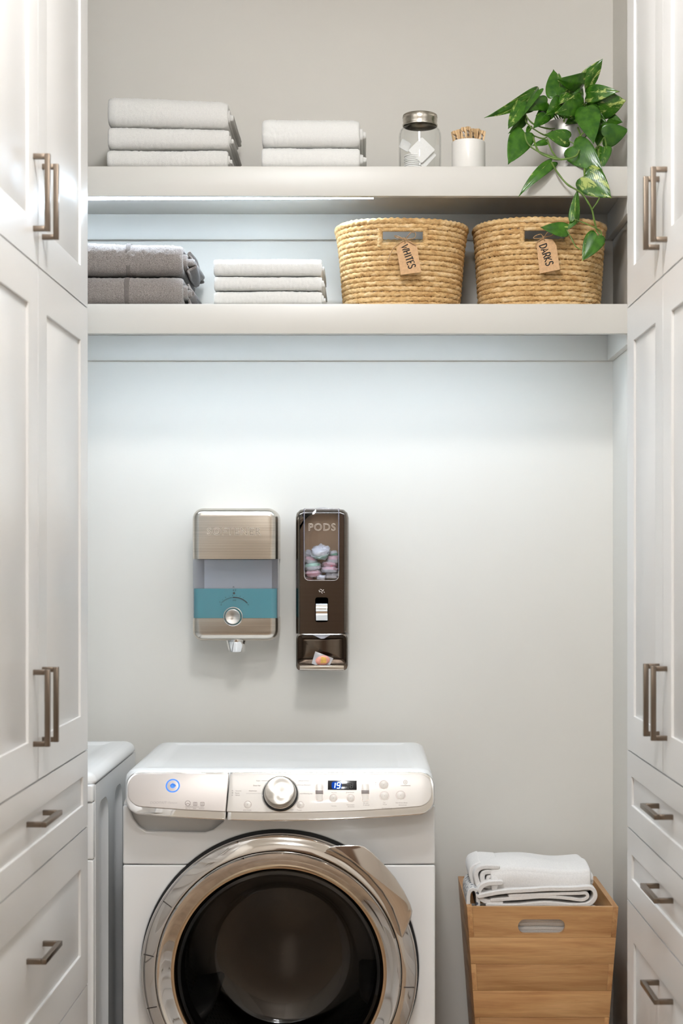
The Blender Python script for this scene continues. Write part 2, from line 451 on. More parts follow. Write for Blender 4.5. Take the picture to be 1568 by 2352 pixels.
# tilted console
CT = math.radians(23)
def CP(px, py, off=0.0):
    dd = 3.552-(py-1773)/95*0.045
    p = P(px, py, dd); return Vector((p.x, p.y-math.cos(CT)*off, p.z+math.sin(CT)*off))
def con_edge(x, x0, x1, yt, yb, bow, r):
    e = 0.0
    for q in (x-x0, x1-x):
        if q < r: e = max(e, r-math.sqrt(max(0, r*r-(r-q)**2)))
    return yt+e, yb-bow*((x-642)/355.0)**2-e*0.9
def con_poly(x0, x1, yt, yb, bow, r, ca=None, cb=None):
    xs = sorted(set([x0, x1]+[x0+r*(1-math.cos(k*PI/16)) for k in range(9)]+[x1-r*(1-math.cos(k*PI/16)) for k in range(9)]+[x0+r+(x1-x0-2*r)*k/24 for k in range(25)]))
    xs = [x for x in xs if (ca is None or x >= ca[0]-1e-6) and (cb is None or x <= cb[0]-0.01)]
    top = []; bot = []
    if ca: top.append((ca[0], con_edge(ca[0], x0, x1, yt, yb, bow, r)[0])); bot.append((ca[1], con_edge(ca[1], x0, x1, yt, yb, bow, r)[1]))
    for x in xs:
        a, b = con_edge(x, x0, x1, yt, yb, bow, r); top.append((x, a)); bot.append((x, b))
    if cb: top.append((cb[0], con_edge(cb[0], x0, x1, yt, yb, bow, r)[0])); bot.append((cb[1], con_edge(cb[1], x0, x1, yt, yb, bow, r)[1]))
    if not ca: bot = bot[1:] if abs(top[0][1]-bot[0][1]) < 0.5 else bot
    if not cb: bot = bot[:-1] if abs(top[-1][1]-bot[-1][1]) < 0.5 else bot
    return top+bot[::-1]
def con_part(name, poly, off0, off1, mat, parent, bevel):
    m_ = MB(); f = [CP(x, y, off0) for x, y in poly]; b = [CP(x, y, off1) for x, y in poly]
    b = [Vector((p.x, -0.625, p.z)) if off1 < -0.02 else p for p in b]
    m_.loft([f, b]); return m_.obj(name, mat, parent, bevel, 3, smooth=40)
cut_l = (526.2, 518.2); cut_r = (528.4, 520.6)
drawer = con_part('detergent_drawer', con_poly(288, 998, 1771.5, 1886, 18, 34, None, cut_l), 0, -0.03, M['chrome'], washer, 0.0035)
con_part('drawer_face', con_poly(294, 991, 1778, 1867, 17, 30, None, cut_l), 0.0032, -0.004, M['silver2'], drawer, 0.0016)
panel = con_part('control_panel', con_poly(288, 998, 1771.5, 1886, 18, 34, cut_r, None), 0, -0.03, M['chrome'], washer, 0.0035)
con_part('panel_face', con_poly(294, 991, 1778, 1867, 17, 30, cut_r, None), 0.0032, -0.004, M['silver'], panel, 0.0016)
CN = Vector((0, -math.cos(CT), math.sin(CT))); CU = Vector((0, math.sin(CT), math.cos(CT))); CX = Vector((1, 0, 0))
def con_map(px, py, off):
    b = CP(px, py, off); return lambda u, v, w_: b+CX*u+CU*v+CN*w_
def con_lathe(mb, px, py, prof, n=32, off=0.0032):
    f = con_map(px, py, off); rings = [[f(r*math.cos(2*PI*k/n), r*math.sin(2*PI*k/n), h) for k in range(n)] for r, h in prof]
    return mb.loft(rings, True, False, True)
def con_text(mb, body, px, py, hpx, off=0.0034, **kw):
    v, f_ = text_geo(body, hpx*1.35*3.53/K, 0.0001, **kw); f = con_map(px, py, off)
    return mb.add([f(p[0], p[1], p[2]) for p in v], f_)
sp = 3.53/K
# knob
kb = con_lathe(MB(), 644, 1826, [(0.0405, 0), (0.0405, 0.003), (0.0385, 0.004), (0.0385, 0.003), (0.0, 0.003)], 48).obj('knob_ring', M['chrome'], panel)
con_lathe(MB(), 644, 1826, [(0.0385, 0.0025), (0.037, 0.009), (0.034, 0.010), (0.0, 0.010)], 48).obj('knob_base', M['black'], panel)
knobmat = brushed('spun_aluminium', (206, 202, 196), 0.3, 0.9, True)
kn = con_lathe(MB(), 644, 1826, [(0.0345, 0.010), (0.0345, 0.012), (0.033, 0.030), (0.031, 0.0325), (0.029, 0.033), (0.010, 0.0328), (0.0, 0.0327)], 56).obj('selector_knob', knobmat, panel)
con_lathe(MB(), 644, 1826, [(0.0352, 0.010), (0.0352, 0.0145), (0.0345, 0.015), (0.03, 0.015)], 48).obj('knob_collar', M['chrome'], panel)
# round buttons
btnmat = pmat('button_plastic', (226, 220, 213), 0.3)
btnring = pmat('button_ring', (150, 138, 132), 0.3, 0.8)
def round_button(px, py, rpx, parent=panel):
    r = rpx*sp
    b = con_lathe(MB(), px, py, [(r*0.9, 0), (r*0.88, 0.0012), (r*0.7, 0.0018), (0, 0.002)], 24).obj('button', btnmat, parent)
    con_lathe(MB(), px, py, [(r*1.05, 0), (r*1.03, 0.0009), (r*0.93, 0.0009), (r*0.91, 0.0002)], 24).obj('button_rim', btnring, b)
    t = MB(); con_text(t, '//', px, py, 3.2, 0.0032+0.0021); t.obj('button_mark', M['print'], b)
for (px, py, r) in ((569, 1849, 8.5), (690, 1850, 8.5), (765.5, 1834.5, 9.5), (805, 1834.5, 9.5), (881, 1804, 11), (882.5, 1829.5, 11), (920, 1828, 11)):
    round_button(px, py, r)
# rocker switches
def con_rrect(px0, px1, py0, py1, r, n=4):
    c = ((px0+px1)/2, (py0+py1)/2)
    return [(x, y) for x, y in rrect(px0, px1, py0, py1, r, n)]
def rocker(x0, x1, y0, y1):
    b = con_part('rocker_switch', con_rrect(x0, x1, y0, y1, 5), 0.0052, 0.003, btnmat, panel, 0.0008)
    con_part('rocker_band', [(x0-0.5, (y0+y1)/2-4), (x1+0.5, (y0+y1)/2-4), (x1+0.5, (y0+y1)/2+4), (x0-0.5, (y0+y1)/2+4)], 0.0058, 0.003, pmat('rocker_band_grey', (120, 108, 104), 0.4), b, 0.0003)
    m_ = MB(); o_ = con_rrect(x0-1.2, x1+1.2, y0-1.2, y1+1.2, 6); i_ = con_rrect(x0+0.2, x1-0.2, y0+0.2, y1-0.2, 5)
    m_.loft([[CP(x, y, of) for x, y in q] for q, of in ((o_, 0.003), (o_, 0.0048), (i_, 0.0048), (i_, 0.003))], True, False, False); m_.obj('rocker_rim', btnring, b)
rocker(725, 741.5, 1802, 1840); rocker(830, 847, 1801.5, 1839.5)
# display
disp = con_part('display', [(752.5, 1793.5), (819, 1794), (819, 1815.5), (752.5, 1815)], 0.0040, 0.003, pmat('display_glass', (26, 27, 33), 0.12), panel, 0.0003)
digit = emit_mat('blue_digits', (190, 215, 255), 3.2)
halo = emit_mat('blue_backlight', (28, 80, 190), 0.9)
con_part('backlight', con_rrect(761.5, 784, 1796.5, 1813.5, 5), 0.00425, 0.0038, halo, disp, 0)
def seg7(mb, x, y, w_, h_, on, t=2.0, off=0.0046, sl=-1.5):
    S = {'a': ((0, 0), (1, 0)), 'b': ((1, 0), (1, .5)), 'c': ((1, .5), (1, 1)), 'd': ((0, 1), (1, 1)), 'e': ((0, .5), (0, 1)), 'f': ((0, 0), (0, .5)), 'g': ((0, .5), (1, .5))}
    for k in on:
        (ax, ay), (bx, by) = S[k]
        ax, bx = x+ax*w_+(1-ay)*-sl, x+bx*w_+(1-by)*-sl; ay, by = y+ay*h_, y+by*h_
        dx, dy = bx-ax, by-ay; L = math.hypot(dx, dy); nx, ny = -dy/L*t/2, dx/L*t/2; ex, ey = dx/L*t*0.25, dy/L*t*0.25
        q = [(ax+ex+nx, ay+ey+ny), (bx-ex+nx, by-ey+ny), (bx-ex-nx, by-ey-ny), (ax+ex-nx, ay+ey-ny)]
        mb.loft([[CP(u, v, off) for u, v in q], [CP(u, v, off-0.0003) for u, v in q]])
t = MB(); seg7(t, 763.5, 1799, 5, 12.5, 'bc'); seg7(t, 773.0, 1799, 7, 12.5, 'abcdfg'); t.obj('digits', digit, disp, smooth=0)
t = MB(); seg7(t, 796, 1800, 5, 11, 'abcdefg', 1.2); seg7(t, 804, 1800, 5, 11, 'abcdefg', 1.2); t.obj('unlit_digits', pmat('unlit_segments', (48, 48, 46), 0.5), disp, smooth=0)
# printed words and marks
t = MB()
for body, px, py, h in (('Foam', 593, 1794.5, 3), ('Dose Hyr', 590, 1805.3, 3.2), ('Foloriosam', 581, 1817.5, 3), ('Vacuoint', 547.5, 1817.5, 2.8), ('Rausst', 545, 1822.5, 2.8), ('Vilbost', 545.5, 1827.5, 2.8),
    ('ECO WASH', 568, 1862, 2.6), ('Clenn', 670, 1860.5, 2.6), ('Tourer', 687.5, 1861.5, 2.8), ('Jenfule critions', 698, 1794.5, 3.1), ('Ghmone Noaswin', 697.5, 1804, 3.2), ('noorifialonong eos', 703, 1824, 2.8),
    ('Jrre bouse', 804, 1821, 3.2), ('Noosans', 767, 1821.5, 2.6), ('Naicoate', 766.5, 1852, 2.4), ('Centoctaort', 804.5, 1849.5, 2.6), ('Bonotaose', 806, 1854, 2.6), ('Be oack', 840, 1845.5, 2.7), ('D oarrtpt', 841, 1850, 2.7),
    ('Ecvro Noonload', 837, 1793, 2.4), ('Tee', 882, 1844.5, 2.5), ('Wotes', 883.5, 1848.5, 2.5), ('Bob oly tinu Doem', 922, 1845, 2.6), ('Gtronaoneal', 924, 1850, 2.6), ('Sdu orni sponu us', 888, 1857, 2.3), ('CALGENAORE', 931, 1805.5, 2.6)):
    con_text(t, body, px, py, h)
t.obj('panel_lettering', M['print'], panel, smooth=0)
t = MB()
for px, py, r in ((534, 1817, 1.5), (534, 1822, 1.6), (533.5, 1827.5, 1.4), (862.5, 1798.5, 1.5), (862.5, 1803.5, 1.0)):
    con_lathe(t, px, py, [(r*sp, 0), (r*sp, 0.0003), (0, 0.0003)], 10)
for x0, x1, y in ((601, 620, 1794.5), (669, 680, 1794.5), (565, 601, 1823.4)):
    t.loft([[CP(x, yy, of) for x, yy in ((x0, y-0.4), (x1, y-0.4), (x1, y+0.4), (x0, y+0.4))] for of in (0.0034, 0.003)])
t.obj('panel_marks', M['print_pale'], panel, smooth=0)['kind'] = 'stuff'
def con_ring(mb, px, py, r, w_, off=0.0034, n=24, a0=0, a1=2*PI):
    k = [a0+(a1-a0)*q/n for q in range(n+1)]
    for q in range(n):
        pts = [(px+rr*math.cos(a), py+rr*math.sin(a)) for rr, a in ((r-w_/2, k[q]), (r+w_/2, k[q]), (r+w_/2, k[q+1]), (r-w_/2, k[q+1]))]
        mb.add([CP(x, y, off) for x, y in pts], [(0, 1, 2, 3)])
t = MB(); con_ring(t, 930.5, 1797.5, 4.3, 0.8); con_ring(t, 930.5, 1797.5, 1.6, 0.7)
t.obj('panel_symbol', M['print'], panel, smooth=0)['kind'] = 'stuff'
t = MB(); con_ring(t, 431.5, 1846, 6, 1.0); con_ring(t, 431.5, 1850, 4, 1.0, a0=PI, a1=2*PI)
for x in (448.5, 465): 
    o_ = con_rrect(x-4.6, x+4.6, 1843, 1852, 1.5, 2); i_ = con_rrect(x-3.7, x+3.7, 1844, 1851, 1.0, 2); t.loft([[CP(a, b, 0.0034) for a, b in q] for q in (o_, i_)], True, False, False)
con_ring(t, 448.5, 1847.5, 2.0, 0.9)
for k in range(3): t.add([CP(a, b, 0.0034) for a, b in ((462, 1845.5+k*2), (468, 1845.5+k*2), (468, 1846.2+k*2), (462, 1846.2+k*2))], [(0, 1, 2, 3)])
for body, px, py in (('HOURSE', 431.5, 1854), ('BATT L', 431.5, 1857.5), ('CONDIITUAL', 447.5, 1854.5), ('VENT', 447, 1858), ('LOUD', 463.5, 1854.5), ('CHAMLP', 463, 1858)):
    con_text(t, body, px, py, 2.4)
t.obj('drawer_symbols', M['print'], drawer, smooth=0)
t = MB(); con_text(t, 'DOOTAIT', 363.5, 1845, 6.2, shear=0.15); con_text(t, 'Tictow', 396, 1845, 5.6, shear=0.3); t.obj('drawer_lettering', M['print_pale'], drawer, smooth=0)
# start button with its blue ring of light
b = con_lathe(MB(), 397, 1806, [(0.0138, 0), (0.0136, 0.0012), (0.011, 0.0016), (0, 0.0012)], 40).obj('start_button', pmat('start_button_face', (205, 200, 202), 0.25, 0.3), drawer)
con_lathe(MB(), 397, 1806, [(0.0156, 0), (0.0153, 0.0014), (0.0144, 0.0018), (0.0136, 0.0014)], 48).obj('light_ring', emit_mat('blue_ring_light', (92, 150, 255), 1.25), b)
t = MB(); con_ring(t, 396.5, 1807, 4.3, 1.8, 0.0050, 16, PI*0.9, PI*2.0); con_ring(t, 401, 1806, 2.6, 1.3, 0.0050, 12, PI*0.9, 2.2*PI); t.obj('button_symbol', emit_mat('blue_symbol', (90, 150, 235), 0.8), b, smooth=0)

# door
dc = (DC[0], 0, DC[1])
MB().lathe([(0.3065, -0.612), (0.3065, -0.628), (0.297, -0.628), (0.297, -0.612)], dc, 'y', 96).obj('door_recess', M['dark'], washer)
wd = MB().lathe([(0.297, -0.625), (0.3015, -0.640), (0.3015, -0.664), (0.299, -0.669), (0.294, -0.672), (0.272, -0.680), (0.2685, -0.680), (0.2675, -0.674)], dc, 'y', 120).obj('door', M['bright'], washer, smooth=50)
MB().lathe([(0.2675, -0.672), (0.266, -0.686), (0.2625, -0.6905), (0.258, -0.689), (0.248, -0.681), (0.238, -0.672), (0.233, -0.669)], dc, 'y', 120).obj('inner_ring', M['chrome'], wd, smooth=60)
MB().lathe([(0.2335, -0.6685), (0.2315, -0.672), (0.228, -0.672), (0.2255, -0.667), (0.223, -0.650)], dc, 'y', 120).obj('glass_rim', pmat('warm_chrome_rim', (206, 190, 168), 0.12, 1.0), wd, smooth=60)
for a in (148, 172, 195, -6, -24, -38, 206):
    r = math.radians(a); rx, rz = math.cos(r), math.sin(r)
    q = MB(); pts = [(DC[0]+R*rx, y, DC[1]+R*rz) for R, y in ((0.2735, -0.6802), (0.285, -0.6760), (0.2965, -0.6718))]
    q.tube(pts, 0.0011, 6); q.obj('ring_joint', M['seam'], wd)
def front_only(n, fac):
    # a clear sheet mirrors on the side the light comes to, and lets it leave freely
    g_ = n.n('ShaderNodeNewGeometry'); k_ = n.n('ShaderNodeMath', operation='SUBTRACT'); k_.inputs[0].default_value = 1.0
    n.l(g_.outputs['Backfacing'], k_.inputs[1]); q_ = n.n('ShaderNodeMath', operation='MULTIPLY'); n.l(fac, q_.inputs[0]); n.l(k_.outputs[0], q_.inputs[1]); return q_.outputs[0]
n = NT('smoked_glass'); n.t.nodes.remove(n.b)
tr = n.n('ShaderNodeBsdfTransparent'); tr.inputs[0].default_value = (0.30, 0.285, 0.27, 1)
gl = n.n('ShaderNodeBsdfGlossy'); gl.inputs['Roughness'].default_value = 0.03
fr = n.n('ShaderNodeFresnel'); fr.inputs[0].default_value = 1.5; mx = n.n('ShaderNodeMixShader')
n.l(front_only(n, fr.outputs[0]), mx.inputs[0]); n.l(tr.outputs[0], mx.inputs[1]); n.l(gl.outputs[0], mx.inputs[2]); n.l(mx.outputs[0], n.out.inputs[0])
M['smoked'] = n.m
MB().lathe([(0.2235, -0.652), (0.221, -0.664), (0.214, -0.666), (0.208, -0.655), (0.2, -0.63), (0.185, -0.585), (0.170, -0.535), (0.163, -0.512), (0.157, -0.503), (0.148, -0.4985), (0.1, -0.496), (0.0005, -0.495)], dc, 'y', 96).obj('glass_bowl', M['smoked'], wd, smooth=60)
ho = [(752, 1946), (772, 1942.5), (800, 1941), (822, 1941), (836, 1944), (853, 1956), (880, 1983), (906, 2014), (928, 2048), (942, 2077), (946.5, 2092), (944, 2107), (936, 2128), (926, 2152), (921.5, 2154)]
hi = [(916, 2128), (901, 2086), (878, 2048), (846, 2010), (806, 1976), (772, 1957)]
def hand_y(x, y): return 3.478
m = MB(); fr_ = [P(x, y, 3.468) for x, y in ho+hi]; bk = [P(x, y, 3.522) for x, y in ho+hi]
m.loft([fr_, bk]); m.obj('door_handle', M['bright'], wd, 0.0045, 3, smooth=45)
# drum behind the glass
drum = pmat('drum_steel', (150, 146, 142), 0.3, 1.0)
dr = MB().lathe([(0.232, -0.60), (0.247, -0.585), (0.247, -0.20), (0.235, -0.185), (0.09, -0.175), (0.06, -0.19), (0.0005, -0.19)], dc, 'y', 96).obj('drum', drum, washer, smooth=50)
MB().lathe([(0.2365, -0.605), (0.222, -0.61), (0.212, -0.60), (0.222, -0.585), (0.236, -0.58)], dc, 'y', 96).obj('door_gasket', M['dark'], washer, smooth=60)
q = MB()
for iy in range(20):
    y = -0.565+iy*0.017
    for k in range(88):
        a = 2*PI*(k+0.5*(iy % 2))/88
        if (k//11) % 2 == 0 and iy % 7 == 6: continue
        c = Vector((DC[0]+0.2462*math.cos(a), y, DC[1]+0.2462*math.sin(a))); tx = Vector((-math.sin(a), 0, math.cos(a)))*0.0036; ty = Vector((0, 0.0036, 0))
        q.add([c+tx*math.cos(j*PI/3)+ty*math.sin(j*PI/3) for j in range(6)], [(0, 1, 2, 3, 4, 5)])
ob = q.obj('drum_holes', M['black'], dr, smooth=0); ob['kind'] = 'stuff'
for a in (95, 215, 335):
    r = math.radians(a); e = Vector((math.cos(r), 0, math.sin(r))); tg = Vector((-math.sin(r), 0, math.cos(r))); c = Vector((DC[0], 0, DC[1]))
    rings = []
    for y, s in ((-0.55, 0.5), (-0.53, 0.9), (-0.40, 1.0), (-0.24, 1.0), (-0.21, 0.6)):
        rings.append([c+e*(0.247-h*s)+tg*(w_*s)+Vector((0, y, 0)) for h, w_ in ((-0.001, -0.035), (0.028, -0.018), (0.052, -0.008), (0.056, 0), (0.052, 0.008), (0.028, 0.018), (-0.001, 0.035))])
    MB().loft(rings).obj('drum_paddle', pmat('paddle_plastic', (92, 92, 94), 0.35), dr, smooth=50)

# ------------------------------------------------------------------ dryer beside it
QX1 = -0.581; QX0 = QX1-0.687; QF = -0.715
dryer = empty('dryer', (0.5*(QX0+QX1), -0.4, 0), 0, 'white dryer half hidden behind the left cabinets, ribbed side facing the washer', 'dryer')
m = MB(); slab_top(m, QX0, QX1, QF+0.004, WYB, [(0.002, 0.9705), (0.0, 0.9735), (0.0, 0.9765), (0.003, 0.9855), (0.010, 0.992), (0.020, 0.9955), (0.032, 0.9968), (0.055, 0.9968), (0.07, 0.9925), (0.085, 0.992)], 0.03); m.obj('top_panel', M['enamel'], dryer, smooth=40)
m = MB(); x = QX1-0.0025
ys = [(QF+0.028, -0.650), (-0.512, -0.425), (-0.300, -0.08)]
for a, b in ys: m.box(x-0.004, x, a, b, 0.02, 0.967)
for a, b in ((-0.650, -0.512), (-0.425, -0.300)):
    m.box(x-0.004, x, a, b, 0.02, 0.12); m.box(x-0.004, x, a, b, 0.922, 0.967)
m.obj('side_panel', M['enamel'], dryer, 0, smooth=0, merge=0.0)
for a, b in ((-0.650, -0.512), (-0.425, -0.300)):
    # recessed rib with sloping flanks
    rings = []
    for o_, dx in ((0.0, -0.0005), (0.012, -0.012), (0.02, -0.014)):
        rings.append([(x+dx, y, z) for y, z in rrect(a+o_, b-o_, 0.12+o_, 0.922-o_, [0.012, 0.012, 0.045, 0.045], 5)])
    MB().loft(rings, True, False, True).obj('side_rib', M['enamel'], dryer, smooth=60)
    MB().holed(resample([(a, 0.12), (b, 0.12), (b, 0.922), (a, 0.922)], 96), resample(rrect(a, b, 0.12, 0.922, [0.012, 0.012, 0.045, 0.045], 5), 96), 0, 0.001)
    # corner fillets between the square cut and the rounded rib
    for cy, sg in ((a, 1), (b, -1)):
        pts = [(cy, 0.922)]+[(cy+sg*(0.045-0.045*math.sin(t_)), 0.922-(0.045-0.045*math.cos(t_))) for t_ in np.linspace(0, PI/2, 7)]
        MB().prism([(p[0], p[1]) for p in pts], x-0.004, x, 'x').obj('rib_corner', M['enamel'], dryer, smooth=0)
MB().box(QX0+0.003, QX1-0.018, QF+0.03, -0.08, 0.02, 0.969).obj('body', M['enamel'], dryer, 0.002)
MB().prism(rrect(QX0+0.003, QX1-0.003, 0.02, PZ(1975, 3.49), 0.004, 3), QF, QF+0.029).obj('front_panel', M['enamel'], dryer, 0.010, 4)
MB().prism(rrect(QX0+0.003, QX1-0.003, PZ(1974, 3.49), PZ(1843, 3.49), 0.004, 3), QF, QF+0.029).obj('middle_front_panel', M['enamel'], dryer, 0.010, 4)
MB().prism(rrect(QX0+0.003, QX1-0.003, PZ(1842, 3.49), 0.9700, 0.004, 3), QF-0.004, QF+0.029).obj('console', M['enamel'], dryer, 0.010, 4)
for (fx, fy) in ((QX0+0.06, -0.6), (QX1-0.06, -0.6), (QX0+0.06, -0.13), (QX1-0.06, -0.13)):
    MB().lathe([(0.0, 0), (0.022, 0), (0.022, 0.008), (0.012, 0.01), (0.012, 0.021), (0, 0.021)], (fx, fy, 0), 'z', 16).obj('foot', M['dark'], dryer)

# ------------------------------------------------------------------ wall dispensers
def clear_mat(name, tint, f=1.45, rough=0.03, haze=None, hz=0.0, edge=None):
    n = NT(name); n.t.nodes.remove(n.b)
    tr = n.n('ShaderNodeBsdfTransparent'); tr.inputs[0].default_value = tint
    gl = n.n('ShaderNodeBsdfGlossy'); gl.inputs['Roughness'].default_value = rough
    fr = n.n('ShaderNodeFresnel'); fr.inputs[0].default_value = f; mx = n.n('ShaderNodeMixShader')
    src = tr.outputs[0]
    if edge:      # grazing glass tinted darker, in place of the dark rim refraction gives
        lw = n.n('ShaderNodeLayerWeight'); lw.inputs['Blend'].default_value = 0.28
        n.l(n.ramp(lw.outputs['Facing'], [(0.0, tint), (0.55, tint), (1.0, edge)]), tr.inputs[0])
    if haze:
        df = n.n('ShaderNodeBsdfDiffuse'); df.inputs[0].default_value = lin(haze); m0 = n.n('ShaderNodeMixShader'); m0.inputs[0].default_value = hz
        n.l(tr.outputs[0], m0.inputs[1]); n.l(df.outputs[0], m0.inputs[2]); src = m0.outputs[0]
    n.l(front_only(n, fr.outputs[0]), mx.inputs[0]); n.l(src, mx.inputs[1]); n.l(gl.outputs[0], mx.inputs[2]); n.l(mx.outputs[0], n.out.inputs[0])
    return n.m
M['clear'] = clear_mat('clear_plastic', (0.93, 0.93, 0.95, 1))
M['tank'] = clear_mat('tank_plastic', (0.92, 0.92, 0.95, 1), 1.35, 0.06, (190, 190, 198), 0.12)
M['liquid'] = clear_mat('teal_softener', (0.25, 0.62, 0.66, 1), 1.2, 0.08, (70, 150, 157), 0.85)
def cap_shell(mb, x0, x1, z0, z1, yb, yf, r, top=True):
    """metal cap: rounded on the outside, cut straight where it meets the tank"""
    rings = []; k = 0.0003
    for o, y in ((0.0, yb), (0.0, yf+0.026), (0.0025, yf+0.012), (0.0075, yf+0.004), (0.0135, yf+0.0008), (0.019, yf)):
        rr = max(0.004, r-o)
        rings.append([(p[0], y, p[1]) for p in (rrect(x0+o, x1-o, z0, z1-o, (k, k, rr, rr), 7) if top else rrect(x0+o, x1-o, z0+o, z1, (rr, rr, k, k), 7))])
    return mb.loft(rings)
d = 4.08; yf = d-D0
sx0, sx1 = PX(440, d), PX(638, d); sz1, sz0 = PZ(1166.5, d), PZ(1473, d)
soft = empty('softener_dispenser', (0.5*(sx0+sx1), -0.001, sz0), 0, 'steel wall dispenser marked SOFTENER with a teal liquid window and dial', 'dispenser')
cm = PZ(1284, d); cl = PZ(1420, d); cw = PZ(1352, d)
cap_shell(MB(), sx0, sx1, cm, sz1, -0.0008, yf, 0.027, True).obj('top_cap', M['steel'], soft, smooth=50)
# lower cap with the round bite for the dial
ccx, ccz, cr = PX(535, d), PZ(1416, d), 0.0240
bc = cap_shell(MB(), sx0, sx1, sz0, cl, -0.0008, yf, 0.027, False).obj('bottom_cap', M['steel'], soft, smooth=50)
def plan_loft(mb, x0, x1, yb, yf_, z0, z1, r):
    pl = rrect(x0, x1, yf_, yb, (r, r, 0.001, 0.001), 7)
    return mb.loft([[(p[0], p[1], z) for p in pl] for z in (z0, z1)])
tank = plan_loft(MB(), sx0+0.0012, sx1-0.0012, -0.002, yf+0.0028, cl-0.001, cm+0.001, 0.016).obj('tank', M['tank'], soft, smooth=50)
plan_loft(MB(), sx0+0.0034, sx1-0.0034, -0.0245, yf+0.0052, cl+0.0004, cw, 0.014).obj('softener_liquid', M['liquid'], tank, smooth=50)
MB().box(PX(460, d), PX(619, d), -0.022, -0.012, cl+0.001, cm-0.001).obj('tank_back', pmat('tank_back_grey', (232, 230, 236), 0.5), tank, 0.001)
M['edge_glint'] = pmat('painted_edge_glint', (226, 216, 202), 0.35, 0.5)  # pale colour painted in for light caught on raised letter edges
t = MB(); put_text(t, 'SOFTENER', 0.0262, (PX(537, d), yf, PZ(1221.5, d)), 0.0002, spacing=1.13); lt = t.obj('lettering', pmat('shade_toned_letter', (150, 137, 122), 0.3, 0.95), soft, smooth=0)  # letter fill toned darker than the steel, imitating relief shade
t = MB(); put_text(t, 'SOFTENER', 0.0262, (PX(537, d), yf-0.0001, PZ(1221.5, d)), 0.0, bevel=0.00036, spacing=1.13, outline=True); t.obj('letter_edges', M['edge_glint'], lt, smooth=30)
# dial
dial = MB().lathe([(0.0242, 0.0), (0.0242, -0.0022), (0.0228, -0.0030), (0.0215, -0.0018)], (ccx, yf, ccz), 'y', 48).obj('dial_seat', M['chrome'], soft, smooth=50)
MB().lathe([(0.0222, -0.001), (0.0222, -0.0012), (0.0001, -0.0013)], (ccx, yf, ccz), 'y', 40).obj('dial_base', pmat('dial_teal', (46, 110, 116), 0.3), dial)
MB().lathe([(0.0195, -0.001), (0.0195, -0.012), (0.0188, -0.0142), (0.0172, -0.015), (0.0165, -0.0146), (0.0001, -0.0140)], (ccx, yf, ccz), 'y', 48).obj('dial_knob', knobmat, dial, smooth=40)
# printed scale
ink = pmat('scale_ink', (52, 56, 54), 0.6)
def arc_strip(mb, cx, cz, r0, r1, a0, a1, y, n=20):
    for k in range(n):
        A, B = (math.radians(a0+(a1-a0)*q/n) for q in (k, k+1))
        mb.add([(cx+r*math.cos(a), y, cz+r*math.sin(a)) for r, a in ((r0, A), (r1, A), (r1, B), (r0, B))], [(0, 1, 2, 3)])
yp = yf+0.0026
t = MB(); acx, acz = PX(538, d), PZ(1412, d); R = 40*d/K
arc_strip(t, acx, acz, R-0.0011, R+0.0011, 42, 96, yp, 24); arc_strip(t, acx, acz, R+0.0002, R+0.0009, 98, 138, yp, 16); arc_strip(t, acx, acz, R-0.0014, R-0.0009, 98, 134, yp, 16)
t.obj('scale_arc', ink, tank, smooth=0)
t = MB()
for a in range(62, 142, 11): arc_strip(t, acx, acz, R+0.0035, R+(0.0062 if a % 2 else 0.005), a-0.6, a+0.6, yp, 1)
ob = t.obj('scale_ticks', ink, tank, smooth=0); ob['kind'] = 'stuff'
t = MB(); arc_strip(t, PX(537, d), PZ(1362.5, d), 0, 0.0029, 0, 360, yp, 20); t.obj('scale_dot', ink, tank, smooth=0)
t = MB(); put_text(t, '0', 0.0058, (PX(507.5, d), yp, PZ(1389, d)), 0.0001); put_text(t, '(oz)', 0.0056, (PX(538, d), yp, PZ(1378.5, d)), 0.0001); put_text(t, '8 -', 0.0052, (PX(571, d), yp, PZ(1389, d)), 0.0001)
put_text(t, 'n', 0.008, (PX(536, d), yp, PZ(1348, d)), 0.0001); put_text(t, '4 ll', 0.007, (PX(538, d), yp, PZ(1356, d)), 0.0001); t.obj('scale_lettering', ink, tank, smooth=0)['kind'] = 'stuff'
# spout
spx, spy = PX(540, d-0.0), yf+0.035
MB().lathe([(0.0262, 0.004), (0.0266, 0.0), (0.0258, -0.003), (0.0205, -0.0270), (0.0195, -0.0280), (0.0175, -0.0275), (0.017, -0.004), (0.0, -0.004)], (spx, spy, sz0), 'z', 40).obj('spout', M['chrome'], soft, smooth=40)

# pod dispenser
d = 4.09; yf = d-D0
px0, px1 = PX(678, d), PX(800, d); pz1, pz0 = PZ(1168.5, d), PZ(1540, d); ptr = PZ(1456, d)
pods = empty('pod_dispenser', (0.5*(px0+px1), -0.001, pz0), 0, 'tall steel wall dispenser marked PODS with a clear window and open tray', 'dispenser')
N = 72
def cut_loop(x0, x1, z0, z1, rad): return resample(rrect(x0, x1, z0, z1, rad, 8), N)
wz0 = PZ(1332.5, d); wx0, wx1 = PX(699, d), PX(777, d); wz1 = PZ(1180, d)
k = 0.0004
rings = []
for o, y in ((0.0, -0.0008), (0.0, yf+0.022), (0.0022, yf+0.010), (0.0062, yf+0.0030), (0.0105, yf+0.0004), (0.0118, yf+0.0022)):
    rings.append([(p[0], y, p[1]) for p in cut_loop(px0+o, px1-o, ptr, pz1-o, (k, k, max(0.004, 0.020-o), max(0.004, 0.020-o)))])
inn = cut_loop(wx0, wx1, wz0, wz1, (0.010, 0.010, 0.004, 0.004))
rings.append([(p[0], yf+0.0022, p[1]) for p in inn]); rings.append([(p[0], yf+0.006, p[1]) for p in inn])
m = MB(); m.loft(rings, True, False, False); shell = m.obj('shell', M['steel_dark'], pods, smooth=50)
